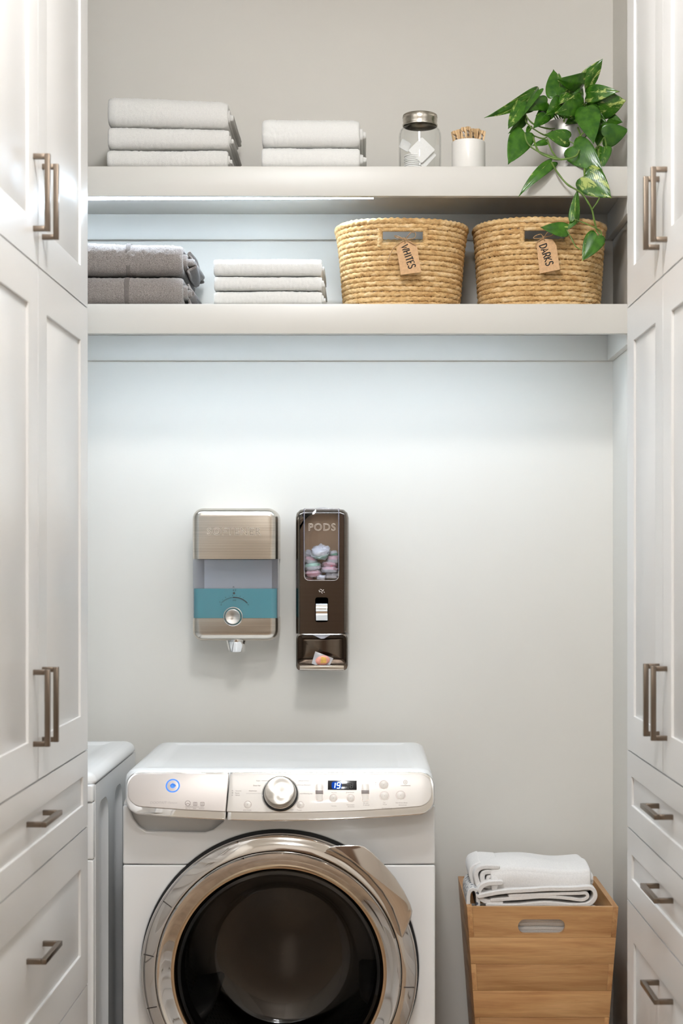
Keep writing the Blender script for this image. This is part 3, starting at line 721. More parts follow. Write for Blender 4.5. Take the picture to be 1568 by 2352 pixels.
# chamber behind the window
m = MB(); inn2 = [(p[0], p[1]) for p in inn]
m.loft([[(p[0], y, p[1]) for p in inn2] for y in (yf+0.006, yf+0.058)], True, False, True); m.obj('chamber', pmat('chamber_steel', (168, 148, 126), 0.3, 0.8), pods, smooth=50)
t = MB(); put_text(t, 'PODS', 0.0255, (PX(739, d), yf-0.0007, PZ(1211.5, d)), 0.0, spacing=1.13, bevel=0.00038, outline=True); t.obj('lettering', M['edge_glint'], pods, smooth=0)
# clear cover over the window, folding over the top
cvx0, cvx1 = PX(698, d), PX(778, d)
m = MB(); co = rrect(cvx0, cvx1, PZ(1333.5, d), pz1+0.0004, (0.011, 0.011, 0.0005, 0.0005), 6)
m.loft([[(p[0], y, p[1]) for p in co] for y in (yf-0.0004, yf+0.0014)]); m.box(cvx0, cvx1, yf+0.0014, yf+0.07, pz1+0.0003, pz1+0.002)
cover = m.obj('clear_cover', M['clear'], pods, 0.0003, smooth=40)
m = MB(); m.tube([(PX(724, d), yf+0.05, pz1+0.001), (PX(732, d), yf+0.05, pz1+0.0035), (PX(745, d), yf+0.05, pz1+0.0035), (PX(752, d), yf+0.05, pz1+0.001)], 0.0018, 8); m.obj('cover_tab', M['clear'], cover)
for x in (cvx0, cvx1): MB().box(x-0.0007, x+0.0007, yf-0.0012, yf+0.004, PZ(1312, d), pz1).obj('cover_edge', pmat('cover_edge_blue', (96, 98, 122), 0.2), cover, 0.0003)
# little outline window border
t = MB(); a = resample(rrect(cvx0, cvx1, PZ(1333.5, d), pz1, (0.011, 0.011, 0.0005, 0.0005), 8), N); b_ = resample(rrect(cvx0+0.0012, cvx1-0.0012, PZ(1332.3, d), pz1-0.0012, (0.010, 0.010, 0.0005, 0.0005), 8), N)
t.holed(a, b_, yf-0.0008, yf-0.0002); t.obj('cover_rim', pmat('cover_rim_pale', (196, 188, 184), 0.2), cover)
# lever in its frame
yl = yf+0.0022
m = MB(); a = cut_loop(PX(721.5, d), PX(755.5, d), PZ(1431, d), PZ(1370, d), 0.007); b_ = cut_loop(PX(723.5, d), PX(753.5, d), PZ(1429, d), PZ(1372, d), 0.0058)
m.loft([[(p[0], y, p[1]) for p in q] for q, y in ((a, yl), (a, yl-0.0014), (b_, yl-0.0014), (b_, yl))], True, False, True); lf = m.obj('lever_frame', M['steel_dark'], pods, smooth=50)
prof = [(1384, 0.001), (1386, 0.008), (1390, 0.0125), (1396, 0.014), (1399, 0.0165), (1402, 0.0158), (1404, 0.0135), (1411, 0.0125), (1413, 0.0112), (1415, 0.010), (1421, 0.004), (1425, 0.001)]
m = MB(); m.loft([[(x, yl-h, PZ(y, d)) for y, h in prof] for x in (PX(725.5, d), PX(726.3, d), PX(751, d), PX(752, d))]); m.obj('lever', M['chrome'], lf, smooth=35)
# small etched mark above the lever
t = MB()
for (x, y, L, a) in ((737, 1354, 5, 20), (741, 1356.5, 6, -40), (733, 1357.5, 4, 70), (739, 1361.5, 4, 60), (735, 1359, 3, -20), (744, 1360, 3, 30)):
    A = math.radians(a); u, v = math.cos(A)*L/2, math.sin(A)*L/2; s_, c_ = -math.sin(A)*0.6, math.cos(A)*0.6
    t.add([(PX(x+p, d), yl-0.0003, PZ(y+q, d)) for p, q in ((-u-s_, -v-c_), (u-s_, v-c_), (u+s_, v+c_), (-u+s_, -v+c_))], [(0, 1, 2, 3)])
ob = t.obj('etched_mark', pmat('etch_white', (214, 208, 200), 0.4), pods, smooth=0); ob['kind'] = 'stuff'
# open tray
tx0, tx1 = PX(680, d), PX(798, d)
o = cut_loop(tx0, tx1, pz0, ptr+0.0004, 0.011); i1 = cut_loop(tx0+0.0028, tx1-0.0028, pz0+0.014, ptr-0.0022, (0.010, 0.010, 0.012, 0.012)); i2 = cut_loop(tx0+0.012, tx1-0.012, pz0+0.024, ptr-0.013, 0.003); i3 = cut_loop(tx0+0.0145, tx1-0.0145, pz0+0.027, ptr-0.0155, 0.002)
m = MB(); m.loft([[(p[0], y, p[1]) for p in q] for q, y in ((o, -0.0008), (o, yf+0.012), (o, yf-0.002), (i1, yf-0.004), (i1, yf+0.04), (i2, yf+0.058), (i3, yf+0.057))], True, False, True)
tray = m.obj('tray', M['steel_dark'], pods, smooth=40)
MB().box(tx0+0.009, tx1-0.009, yf-0.0052, yf-0.002, pz0+0.0015, pz0+0.0122).obj('tray_lip', M['steel'], tray, 0.0008)
m = MB(); m.prism([(PX(718, d), ptr-0.0026), (PX(759, d), ptr-0.0026), (PX(752, d), ptr-0.007), (PX(744, d), ptr-0.0118), (PX(737, d), ptr-0.0122), (PX(729, d), ptr-0.0085)], yf+0.004, yf+0.006); m.obj('flap', pmat('flap_plastic', (206, 206, 216), 0.4), tray)

# detergent pods
wrapm = clear_mat('pod_wrapper', (0.97, 0.97, 0.98, 1), 1.35, 0.2, (240, 240, 242), 0.38)
pod_cols = {k: pmat('pod_%s' % k, c, 0.35, vary=0.12, vscale=90) for k, c in (('pink', (222, 128, 146)), ('green', (92, 200, 148)), ('white', (226, 226, 228)), ('blue', (120, 158, 210)), ('grey', (150, 152, 152)), ('peach', (236, 160, 142)), ('yellow', (232, 182, 92)))}
def pod(px, py, dd, w_, h_, cols, tilt, label, seed, face=0.0):
    """a squat pouch; face tips it towards the viewer"""
    rnd = random.Random(seed); c = P(px, py, dd); r = w_*dd/K/2; hh = h_*dd/K/2
    root = empty('detergent_pod', (c.x, c.y, c.z-hh), 0, label, 'detergent pod', 'detergent pods in the dispenser')
    R = Matrix.Rotation(math.radians(tilt), 3, 'Y') @ Matrix.Rotation(math.radians(face), 3, 'X')
    def build(name, prof, mat, amp):
        rings = []; n = 22
        for rr, z in prof:
            ring = []
            for k in range(n):
                a = 2*PI*k/n; q = Vector((rr*r*math.cos(a), rr*r*0.85*math.sin(a), z*hh))
                q *= 1+amp*mnoise.noise(q*170+Vector((seed*3.1, 0, 0)))
                ring.append(c+R @ q)
            rings.append(ring)
        return MB().loft(rings).obj(name, mat, root, smooth=60)
    build('top_filling', [(0.45, 0.92), (0.8, 0.8), (0.93, 0.5), (0.95, 0.1)], pod_cols[cols[0]], 0.15)
    build('bottom_filling', [(0.95, 0.08), (0.93, -0.5), (0.8, -0.82), (0.45, -0.95)], pod_cols[cols[1]], 0.15)
    build('wrapper', [(0.3, 1.02), (0.85, 0.92), (1.0, 0.55), (1.04, 0.06), (1.12, 0.02), (1.04, -0.05), (1.0, -0.6), (0.85, -0.95), (0.3, -1.04)], wrapm, 0.28)
    return root
dd = d+0.028
pod(736, 1268, dd-0.008, 42, 24, ('white', 'green'), -6, 'topmost pod of the pile, white wrapper with blue and green print', 1, 38)
pod(713.5, 1287, dd, 27, 17, ('pink', 'white'), 10, 'pink-topped pod against the left of the window under the topmost pod', 2)
pod(764, 1286, dd, 27, 19, ('pink', 'white'), -2, 'pink and white pod against the right of the window under the topmost pod', 3)
pod(718.5, 1301.5, dd-0.002, 38, 18, ('green', 'white'), -8, 'green-topped white pod at the left of the pile', 4)
pod(757, 1296.5, dd+0.002, 36, 12, ('pink', 'pink'), 4, 'thin all-pink pod squeezed in the right of the pile', 5)
pod(718.5, 1317, dd, 38, 17, ('pink', 'pink'), -4, 'large pink pod low on the left of the pile', 6)
pod(757, 1308.5, dd-0.004, 38, 14, ('pink', 'white'), 3, 'pink and white pod above the grey one at the right', 7)
pod(762, 1322, dd, 32, 16, ('grey', 'white'), 0, 'grey and white pod at the lower right corner of the window', 8)
pod(737.5, 1326.5, dd-0.008, 21, 12, ('white', 'white'), 5, 'small white pod at the bottom centre of the window', 9)
pod(709.5, 1328.5, dd+0.006, 22, 9, ('grey', 'pink'), 0, 'dark pod at the lower left corner of the window', 10)
pod(707, 1273, dd+0.016, 16, 20, ('grey', 'grey'), 20, 'grey pod behind the topmost one at the left', 11)
pod(765, 1272, dd+0.012, 20, 14, ('white', 'green'), -14, 'white and green pod behind the topmost one at the right', 12)
# single pod lying in the tray
c = P(739.5, 1515, d+0.012); root = empty('detergent_pod', (c.x, c.y, PZ(1530, d+0.012)), 0, 'single pod in a clear square wrapper with an orange round face, lying in the tray', 'detergent pod')
sq = [(-24, 9), (-16, -19), (26, -3), (18, 12), (8, 17), (-6, 15)]
m = MB(); m.loft([[(c.x+u*d/K, c.y+y+0.004*math.sin(u*0.3), c.z-v*d/K) for u, v in sq] for y in (-0.0015, 0.0012)]); m.obj('wrapper', wrapm, root, 0.0005, smooth=30)
m = MB(); rings = []
for rr, y in ((0.0002, -0.0052), (0.55, -0.005), (0.85, -0.0042), (1.0, -0.002), (0.9, 0.003), (0.0002, 0.004)):
    rings.append([(c.x+0.001+rr*0.0185*math.cos(a), c.y+y, c.z-0.002+rr*0.0125*math.sin(a)+rr*0.002*math.cos(a)) for a in np.linspace(0, 2*PI, 28, endpoint=False)])
m.loft(rings); m.obj('filling', pod_cols['peach'], root, smooth=60)
m = MB(); m.prism([(c.x-0.004, c.z-0.009), (c.x+0.011, c.z-0.008), (c.x+0.010, c.z+0.0055), (c.x-0.002, c.z+0.0075)], c.y-0.0056, c.y-0.0048); m.obj('printed_square', pod_cols['yellow'], root)

# ------------------------------------------------------------------ wooden hamper
wood_front = wood_mat('maple_wood', (168, 116, 70), (200, 152, 101), (218, 174, 122), 1.6, 0, 0.42)
wood_side = wood_mat('maple_wood_side', (166, 114, 68), (196, 148, 98), (214, 170, 118), 1.6, 1, 0.42)
HT = PZ(2083, 3.80); hx0, hx1 = PX(1072, 3.80), PX(1420, 3.80); hy0, hy1 = -0.40, -0.028
hamper = empty('laundry_hamper', (0.5*(hx0+hx1), 0.5*(hy0+hy1), 0), 0, 'tapered wooden laundry box with a slot handle, standing beside the washer', 'laundry box')
def taper(v):
    x, y, z = v; k = (HT-z)
    cx, cy = 0.5*(hx0+hx1), 0.5*(hy0+hy1)
    fx = 1-k*0.072/(0.5*(hx1-hx0)); fy = 1-k*0.055/(0.5*(hy1-hy0))
    return (cx+(x-cx)*fx, cy+(y-cy)*fy, z)
TH = 0.0125; nrow = 10; rh = 0.0634
tops = [HT-0.0725]+[HT-0.0725-rh*(q+1) for q in range(8)]
zz = [HT]+tops+[0.0]
for r in range(len(zz)-1):
    z1, z0 = zz[r]-0.0002, zz[r+1]+0.0002; full = r % 2 == 1
    fx0, fx1 = (hx0, hx1) if full else (hx0+TH+0.0001, hx1-TH-0.0001)
    sy0, sy1 = (hy0+TH+0.0001, hy1-TH-0.0001) if full else (hy0, hy1)
    for side in (0, 1):
        y0, y1 = (hy0, hy0+TH) if side == 0 else (hy1-TH, hy1)
        m = MB()
        if r == 0:
            sl = resample(rrect(PX(1188.5, 3.8), PX(1298.5, 3.8), PZ(2145.5, 3.8), PZ(2112, 3.8), 0.0165, 8), 64)
            out_ = resample([(fx0, z0), (fx1, z0), (fx1, z1), (fx0, z1)], 64)
            # line the two loops up by angle
            ccx2 = 0.5*(fx0+fx1); ccz2 = PZ(2128.7, 3.8)
            def bya(L): return sorted(L, key=lambda p: math.atan2((p[1]-ccz2)/0.036, (p[0]-ccx2)/0.165))
            corners = [(fx0, z0), (fx1, z0), (fx1, z1), (fx0, z1)]
            o2 = bya(out_); i2 = bya(sl)
            for cpt in corners:
                j = min(range(64), key=lambda q: (o2[q][0]-cpt[0])**2+(o2[q][1]-cpt[1])**2); o2[j] = cpt
            m.holed(o2, i2, y0, y1)
        else: m.box(fx0, fx1, y0, y1, z0, z1)
        m.v = [taper(v) for v in m.v]; m.obj('front_plank' if side == 0 else 'back_plank', wood_front, hamper, 0.0006 if r else 0.0, smooth=30)
        x0, x1 = (hx0, hx0+TH) if side == 0 else (hx1-TH, hx1)
        m = MB().box(x0, x1, sy0, sy1, z0, z1); m.v = [taper(v) for v in m.v]; m.obj('side_plank', wood_side, hamper, 0.0006, smooth=30)
m = MB().box(hx0+TH, hx1-TH, hy0+TH, hy1-TH, 0.02, 0.032); m.v = [taper(v) for v in m.v]; m.obj('base', wood_front, hamper)

# ------------------------------------------------------------------ cloth builder
def fabric(name, rgb, var=0.05, bscale=520, bstr=0.7, sheen=0.4, fine=0.35):
    n = NT(name); b = n.b; b.inputs['Roughness'].default_value = 0.95; b.inputs['Specular IOR Level'].default_value = 0.1
    b.inputs['Sheen Weight'].default_value = sheen; b.inputs['Sheen Roughness'].default_value = 0.5
    v = n.coord('Object'); f = n.noise(v, bscale, 3, 0.7)
    c0 = tuple(x*(1-var) for x in rgb); c1 = tuple(min(255, x*(1+var*0.6)) for x in rgb)
    n.l(n.ramp(f, [(0.32, lin(c0)), (0.62, lin(c1))]), b.inputs['Base Color'])
    n.bump(f, bstr, 0.0022); return n.m
def raw_obj(name, V, F, mat, parent=None, smooth=True):
    r = parent; o0 = Vector((0, 0, 0))
    if parent is not None:
        while r.parent: r = r.parent
        o0 = ORG.get(r, o0)
    me = bpy.data.meshes.new(name); A = np.asarray(V, dtype=np.float64)-np.array(o0)
    me.from_pydata(A.tolist(), [], F); me.update()
    if smooth: me.polygons.foreach_set('use_smooth', [len(f_) <= 4 for f_ in F])
    me.materials.append(mat); ob = bpy.data.objects.new(name, me); COL.objects.link(ob)
    if parent is not None: ob.parent = parent
    return ob
def ribbon(pts, th, res):
    """closed outline of a thick sheet that follows pts (2D)"""
    P2 = [Vector((p[0], p[1], 0)) for p in pts]; path = [P2[0]]
    for q in range(len(P2)-1):
        L = (P2[q+1]-P2[q]).length; k = max(1, int(L/res))
        for j in range(1, k+1): path.append(P2[q].lerp(P2[q+1], j/k))
    n = len(path); A = []; B = []
    for q in range(n):
        t_ = (path[min(q+1, n-1)]-path[max(q-1, 0)]).normalized(); nn = Vector((-t_.y, t_.x, 0))
        A.append(path[q]+nn*th/2); B.append(path[q]-nn*th/2)
    t0 = (path[0]-path[1]).normalized(); t1 = (path[-1]-path[-2]).normalized()
    cap1 = [path[-1]+(A[-1]-path[-1])*math.cos(a)+t1*th/2*math.sin(a) for a in (PI/6, PI/3, PI/2, 2*PI/3, 5*PI/6)]
    cap0 = [path[0]+(B[0]-path[0])*math.cos(a)+t0*th/2*math.sin(a) for a in (PI/6, PI/3, PI/2, 2*PI/3, 5*PI/6)]
    loop = A+cap1+B[::-1]+cap0
    ctr = path+[path[-1]]*5+path[::-1]+[path[0]]*5
    return [(p.x, p.y) for p in loop], [(p.x, p.y) for p in ctr]
linen = fabric('white_linen', (236, 233, 230), 0.025, 300, 0.25, 0.2)
def folded(name, pts, th, a0, a1, axis, mat, parent, res=0.003, fuzz=0.0008, fscale=330, wav=0.002, seed=0, endround=0.35, sag=None, zr=None, base=None):
    if axis == 'y' or mat is linen: pts = [(p.x, p.y) for p in smoothpath([(q[0], q[1], 0) for q in pts], 5)]
    loop, ctr = ribbon(pts, th, res); n = len(loop)
    L = a1-a0; k = max(4, int(L/res)); er = th*0.5*(1.7 if endround > 0.7 else 1.0)
    st = [0.0, er*0.12, er*0.4, er]; ss = [a0+s for s in st]+list(np.linspace(a0+er, a1-er, k))[1:-1]+[a1-s for s in st[::-1]]
    V = []; F = []
    lp = np.array(loop); ct = np.array(ctr)
    for s in ss:
        e = min(s-a0, a1-s)/er; sh = 1.0 if e >= 1 else (1-endround)+endround*math.sqrt(max(0, 1-(1-e)**2))
        q = ct+(lp-ct)*sh
        for j in range(n):
            V.append((s, q[j, 0], q[j, 1]) if axis == 'x' else (q[j, 0], s, q[j, 1]))
    V = np.array(V)
    m_ = len(ss)
    for i_ in range(m_-1):
        b0 = i_*n; b1 = b0+n
        for j in range(n):
            j2 = (j+1) % n; F.append((b0+j, b0+j2, b1+j2, b1+j))
    F.append(tuple(range(n-1, -1, -1))); F.append(tuple((m_-1)*n+j for j in range(n)))
    # fuzz along the outline normal, then slow waves
    nrm = lp-ct; ln = np.linalg.norm(nrm, axis=1, keepdims=True); nrm = nrm/np.maximum(ln, 1e-9)
    NV = np.tile(nrm, (m_, 1)); so = Vector((seed*1.37, seed*0.71, seed*2.1))
    fz = np.array([mnoise.noise(Vector(v)*fscale+so)+0.6*mnoise.noise(Vector(v)*fscale*0.45-so) for v in V]) if fuzz else np.zeros(len(V))
    wv = np.array([mnoise.noise(Vector((v[0]*11, v[1]*11, v[2]*14))+so) for v in V])
    z0, z1 = zr if zr else (V[:, 2].min(), V[:, 2].max()); up = (V[:, 2]-z0)/max(1e-6, z1-z0)
    D = NV*(fz*fuzz)[:, None]
    if axis == 'x': V[:, 1] += D[:, 0]; V[:, 2] += D[:, 1]
    else: V[:, 0] += D[:, 0]; V[:, 2] += D[:, 1]
    V[:, 2] += wv*wav*np.minimum(1, up*1.5)
    V[:, 0] += wav*0.6*np.roll(wv, 7)
    if base is not None: V[:, 2] += np.array([base(v[0], v[1]) for v in V])*(1-up)
    if sag is not None: V[:, 2] += np.array([sag(v[0], v[1]) for v in V])*up
    return raw_obj(name, V.tolist(), F, mat, parent)

# linen in the hamper
hd = 3.83
def hp(px, py, dd=hd): return (PX(px, dd), PZ(py, dd))
# lower sheet, folded over on itself with its roll at the right
sheet = empty('folded_sheet', (0.42, -0.22, 0.57), 0, 'white folded sheet with a roll at its right end, under the uppermost sheet', 'linen', 'white linen in the wooden box')
folded('layer', [hp(1120, 2079), hp(1180, 2081), hp(1250, 2075), hp(1310, 2080), hp(1345, 2078), hp(1360, 2070), hp(1366, 2058), hp(1362, 2045), hp(1350, 2039), hp(1320, 2040), hp(1250, 2042), hp(1180, 2046), hp(1130, 2052), hp(1100, 2058)], 0.011, -0.375, -0.08, 'y', linen, sheet, 0.005, 0.0003, 120, 0.003, 3)
folded('inner_layer', [hp(1128, 2068), hp(1190, 2064), hp(1250, 2060), hp(1300, 2063), hp(1335, 2067), hp(1349, 2060), hp(1345, 2051), hp(1325, 2052), hp(1260, 2054), hp(1170, 2059)], 0.008, -0.372, -0.09, 'y', linen, sheet, 0.005, 0.0003, 120, 0.0022, 5)
folded('left_fold', [hp(1150, 2074), hp(1112, 2070), hp(1101, 2056), hp(1103, 2040), hp(1120, 2030), hp(1150, 2028)], 0.012, -0.370, -0.1, 'y', linen, sheet, 0.005, 0.0003, 120, 0.003, 8)
top = empty('folded_sheet', (0.42, -0.22, 0.60), 0, 'uppermost folded white sheet heaped above the rim of the wooden box', 'linen', 'white linen in the wooden box')
td = 3.85
def sagt(x, y): return 0.005*math.sin((x-0.3)*26)+0.002*math.sin(y*40)
folded('outer_layer', [(-0.09, PZ(2040, 4.05)), (-0.2, PZ(2040, 3.98)), (-0.33, PZ(2036, 3.88)), (-0.350, PZ(2029, 3.86)), (-0.353, PZ(2018, 3.86)), (-0.348, PZ(2006, 3.86)), (-0.333, PZ(1997, 3.865)), (-0.25, PZ(1983, 3.93)), (-0.16, PZ(1974, 4.02)), (-0.085, PZ(1974, 4.08))], 0.015, PX(1126, td), PX(1356, td), 'x', linen, top, 0.005, 0.0003, 120, 0.004, 11, 0.5, sagt)
folded('inner_layer', [(-0.10, PZ(2026, 4.05)), (-0.2, PZ(2026, 3.98)), (-0.325, PZ(2023, 3.87)), (-0.337, PZ(2017, 3.87)), (-0.325, PZ(2010, 3.87)), (-0.2, PZ(2004, 3.98)), (-0.09, PZ(1996, 4.07))], 0.016, PX(1118, td), PX(1364, td), 'x', linen, top, 0.005, 0.0003, 120, 0.003, 12, 0.5, sagt)
te = [hp(1140, 2043, 3.86), hp(1118, 2049, 3.86), hp(1101, 2038, 3.86), hp(1094, 2020, 3.86), hp(1092, 2006, 3.86), hp(1098, 1995, 3.86), hp(1112, 1990, 3.86), hp(1142, 1991, 3.86)]
folded('turned_end', te, 0.012, -0.352, -0.175, 'y', linen, top, 0.005, 0.0003, 120, 0.003, 15, 0.6)
folded('turned_end_inner', [hp(1132, 2036, 3.86), hp(1113, 2033, 3.86), hp(1107, 2018, 3.86), hp(1109, 2006, 3.86), hp(1118, 2002, 3.86), hp(1134, 2003, 3.86)], 0.012, -0.350, -0.18, 'y', linen, top, 0.005, 0.0003, 120, 0.002, 16, 0.6)
folded('turned_end_core', [hp(1132, 2028, 3.86), hp(1121, 2022, 3.86), hp(1121, 2014, 3.86), hp(1132, 2011, 3.86)], 0.009, -0.348, -0.18, 'y', linen, top, 0.005, 0.0003, 120, 0.001, 18, 0.6)
folded('hem_fold', [(-0.15, PZ(1986, 4.02)), (-0.25, PZ(1992, 3.93)), (-0.335, PZ(2001, 3.865)), (-0.353, PZ(2010, 3.852)), (-0.360, PZ(2024, 3.85)), (-0.357, PZ(2040, 3.85))], 0.007, PX(1128, td), PX(1142, td), 'x', linen, top, 0.005, 0.0003, 120, 0.002, 17, 0.6)
folded('left_end', [hp(1112, 2048, 3.87), hp(1092, 2038, 3.87), hp(1084, 2018, 3.87), hp(1082, 2004, 3.87), hp(1087, 1993, 3.87), hp(1102, 1986, 3.87)], 0.010, -0.325, -0.18, 'y', linen, top, 0.005, 0.0003, 120, 0.003, 19, 0.6)
# patterned cloth tucked at the left and plain cloth filling the box
n = NT('patterned_linen'); b = n.b; b.inputs['Roughness'].default_value = 0.9
v = n.coord('Object', (1, 1, 1)); vo = n.n('ShaderNodeTexVoronoi'); vo.inputs['Scale'].default_value = 90; n.l(v, vo.inputs['Vector'])
n.l(n.ramp(vo.outputs['Distance'], [(0.0, lin((66, 72, 92))), (0.28, lin((90, 96, 112))), (0.36, lin((226, 224, 222)))]), b.inputs['Base Color'])
pat = empty('patterned_cloth', (0.275, -0.3, 0.55), 0, 'white cloth with small dark blue pattern peeping out at the left of the wooden box', 'linen')
folded('layer', [hp(1076, 2092), hp(1075, 2070), hp(1077, 2052), hp(1084, 2044), hp(1093, 2047), hp(1097, 2060), hp(1098, 2085)], 0.009, -0.370, -0.2, 'y', n.m, pat, 0.005, 0.0003, 120, 0.003, 21)
fill = empty('folded_sheet', (0.42, -0.22, 0.45), 0, 'white cloth low in the wooden box, seen through the slot handle', 'linen', 'white linen in the wooden box')
for q, (ya, yb) in enumerate(((2095, 2106), (2113, 2124), (2131, 2142), (2150, 2160))):
    folded('layer', [(-0.07, PZ(ya, 4.05)), (-0.2, PZ(ya, 3.95)), (-0.355, PZ(ya, 3.84)), (-0.366, PZ((ya+yb)/2, 3.83)), (-0.355, PZ(yb, 3.84)), (-0.2, PZ(yb, 3.95)), (-0.07, PZ(yb, 4.05))][::-1], 0.009, PX(1095, hd), PX(1395, hd), 'x', linen, fill, 0.006, 0.0003, 120, 0.002, 30+q)

# ------------------------------------------------------------------ folded towels on the shelves
terry = fabric('white_terry', (233, 231, 226), 0.035, 600, 0.8)
terry2 = fabric('white_terry_smooth', (235, 234, 230), 0.025, 700, 0.5)
grey_terry = fabric('grey_terry', (146, 138, 133), 0.26, 520, 1.0, 0.5)
grey_hem = fabric('grey_terry_band', (122, 115, 111), 0.2, 900, 0.6, 0.2)
def u_fold(yb, yf_, z0, z1, th):
    r = (z1-z0)/2-th/2; zc = (z0+z1)/2; c = yf_+th/2+r*0.85
    pts = [(yb, z0+th/2)]
    for k in range(9):
        a = -PI/2-PI*k/8
        sq = lambda s: math.copysign(abs(s)**0.72, s)
        pts.append((c+sq(math.cos(a))*r*0.85, zc+sq(math.sin(a))*r))
    pts.append((yb, z1-th/2)); return pts
def towel(x0, x1, z0, z1, yf_, yb, label, group, mat, seed, ends=((0.006, 0.0), (0.012, -0.004)), fuzz=0.0017, fscale=300, res=0.0027, th_f=0.27, lean=0.0, base=0.0):
    t = empty('folded_towel', (0.5*(x0+x1), 0.5*(yf_+yb), z0), 0, label, 'towel', group)
    z1 -= 0.0022; h = z1-z0; th = h*th_f; bs = lambda x, y: base*((x-x0)/(x1-x0)-0.5)
    sag = lambda x, y: lean*((x-x0)/(x1-x0)-0.5)
    folded('outer_fold', u_fold(yb, yf_, z0+0.0006, z1, th), th, x0, x1, 'x', mat, t, res, fuzz, fscale, 0.0020, seed, 0.75, sag, (z0, z1), bs)
    zi0, zi1 = z0+th*0.96, z1-th*0.96; hi_ = zi1-zi0
    for q, (ex, dy) in enumerate(ends):
        th2 = hi_/(2*len(ends))*0.94
        a = zi0+q*th2; b = zi1-q*th2
        folded('inner_fold', u_fold(yb+0.004, yf_+th*1.1+0.006*q-dy, a, b, th2), th2, x0+0.004, x1+ex, 'x', mat, t, 0.005, fuzz*0.7, fscale, 0.0018, seed+50+q, 0.75, sag, (z0, z1), bs)
    return t
T = 3.865; yt = T-D0
zu = ZU1+0.0003; zl = ZL1+0.0003
def zt(py, dd=T): return PZ(py, dd)
g = 'white towels in the stack of three on the upper shelf'
towel(PX(245, T), PX(523, T), zu, zt(341.5), yt-0.002, -0.06, 'bottom towel of the three-high white stack on the upper shelf', g, terry, 1, ((0.004, 0.003), (0.009, -0.006)))
towel(PX(247, T), PX(526, T), zt(340.0), zt(290.5), yt-0.003, -0.065, 'middle towel of the three-high white stack on the upper shelf', g, terry, 2, ((0.004, 0.002), (0.009, -0.006)), lean=-0.006)
towel(PX(246.5, T), PX(523, T), zt(290.0), zt(221), yt, -0.06, 'thick top towel of the three-high white stack on the upper shelf', g, terry, 3, ((0.003, 0.003), (0.011, -0.006)), lean=-0.012, base=-0.006)
g = 'white towels in the stack of two on the upper shelf'
towel(PX(600, T), PX(826, T), zu, zt(335), yt, -0.07, 'lower towel of the two-high white stack on the upper shelf', g, terry2, 4, ((0.008, 0.001), (0.016, -0.002)), 0.0014)
towel(PX(601, T), PX(826, T), zt(334.6), zt(269), yt-0.002, -0.07, 'upper towel of the two-high white stack on the upper shelf', g, terry2, 5, ((0.007, 0.001), (0.015, -0.003)), 0.0014)
g = 'white towels in the stack on the lower shelf'
towel(PX(491, T), PX(739, T), zl, zt(666), yt, -0.08, 'bottom towel of the white stack on the lower shelf', g, terry2, 6, ((0.004, 0.0), (0.008, -0.01)), 0.0013)
towel(PX(491, T), PX(739, T), zt(665.6), zt(632.5), yt-0.001, -0.08, 'middle towel of the white stack on the lower shelf', g, terry2, 7, ((0.004, 0.0), (0.007, -0.01)), 0.0013)
towel(PX(490, T), PX(738, T), zt(632.2), zt(591.5), yt-0.003, -0.08, 'top towel of the white stack on the lower shelf', g, terry2, 8, ((0.002, 0.0), (0.006, -0.01)), 0.0013)
g = 'grey towels on the lower shelf'
gx0 = PX(60, T)
ta = towel(gx0, PX(419, T), zl, zt(632), yt, -0.05, 'lower of the two grey towels at the left of the lower shelf', g, grey_terry, 9, ((0.010, 0.004), (0.019, -0.012)), 0.0022, 300)
tb = towel(gx0, PX(419, T), zt(629.5), zt(553), yt-0.002, -0.05, 'upper of the two grey towels at the left of the lower shelf', g, grey_terry, 10, ((0.010, 0.004), (0.024, -0.012)), 0.0022, 300, lean=-0.01)
for t_, z0, z1, x in ((ta, zl, zt(632), 291), (tb, zt(631.6), zt(553), 294)):
    th = 0.006
    pts = u_fold(-0.20, yt-0.0014, z0+0.001, z1-0.0012, th)
    folded('woven_band', pts, th, PX(x-6, T), PX(x+5, T), 'x', grey_hem, t_, 0.004, 0.0006, 420, 0.0, 5, 0.4)
# loose wavy hems that hang out at the right of the grey and the tall white stack
def wavy_hem(parent, x, z0, z1, mat, seed, y0, y1, amp=0.006):
    rnd = random.Random(seed); V = []; F = []; nz, ny = 26, 16
    for i_ in range(nz+1):
        v = i_/nz; z = z0+(z1-z0)*v
        for j in range(ny+1):
            u = j/ny; y = y0+(y1-y0)*u
            xx = x+amp*(math.sin(v*9+seed)*0.6+math.sin(v*17+u*4+seed*2)*0.4)+amp*0.8*math.sin(PI*v)
            V.append((xx, y+0.003*math.sin(v*13+seed), z))
    for i_ in range(nz):
        for j in range(ny):
            a = i_*(ny+1)+j; F.append((a, a+1, a+ny+2, a+ny+1))
    ob = raw_obj('loose_hem', V, F, mat, parent); md = ob.modifiers.new('thick', 'SOLIDIFY'); md.thickness = 0.005; md.offset = 0
    return ob
wavy_hem(ta, PX(428, T), zl+0.001, zt(645), grey_terry, 2, -0.29, -0.10, 0.007)
wavy_hem(tb, PX(431, T), zt(622), zt(570), grey_terry, 4, -0.29, -0.10, 0.009)

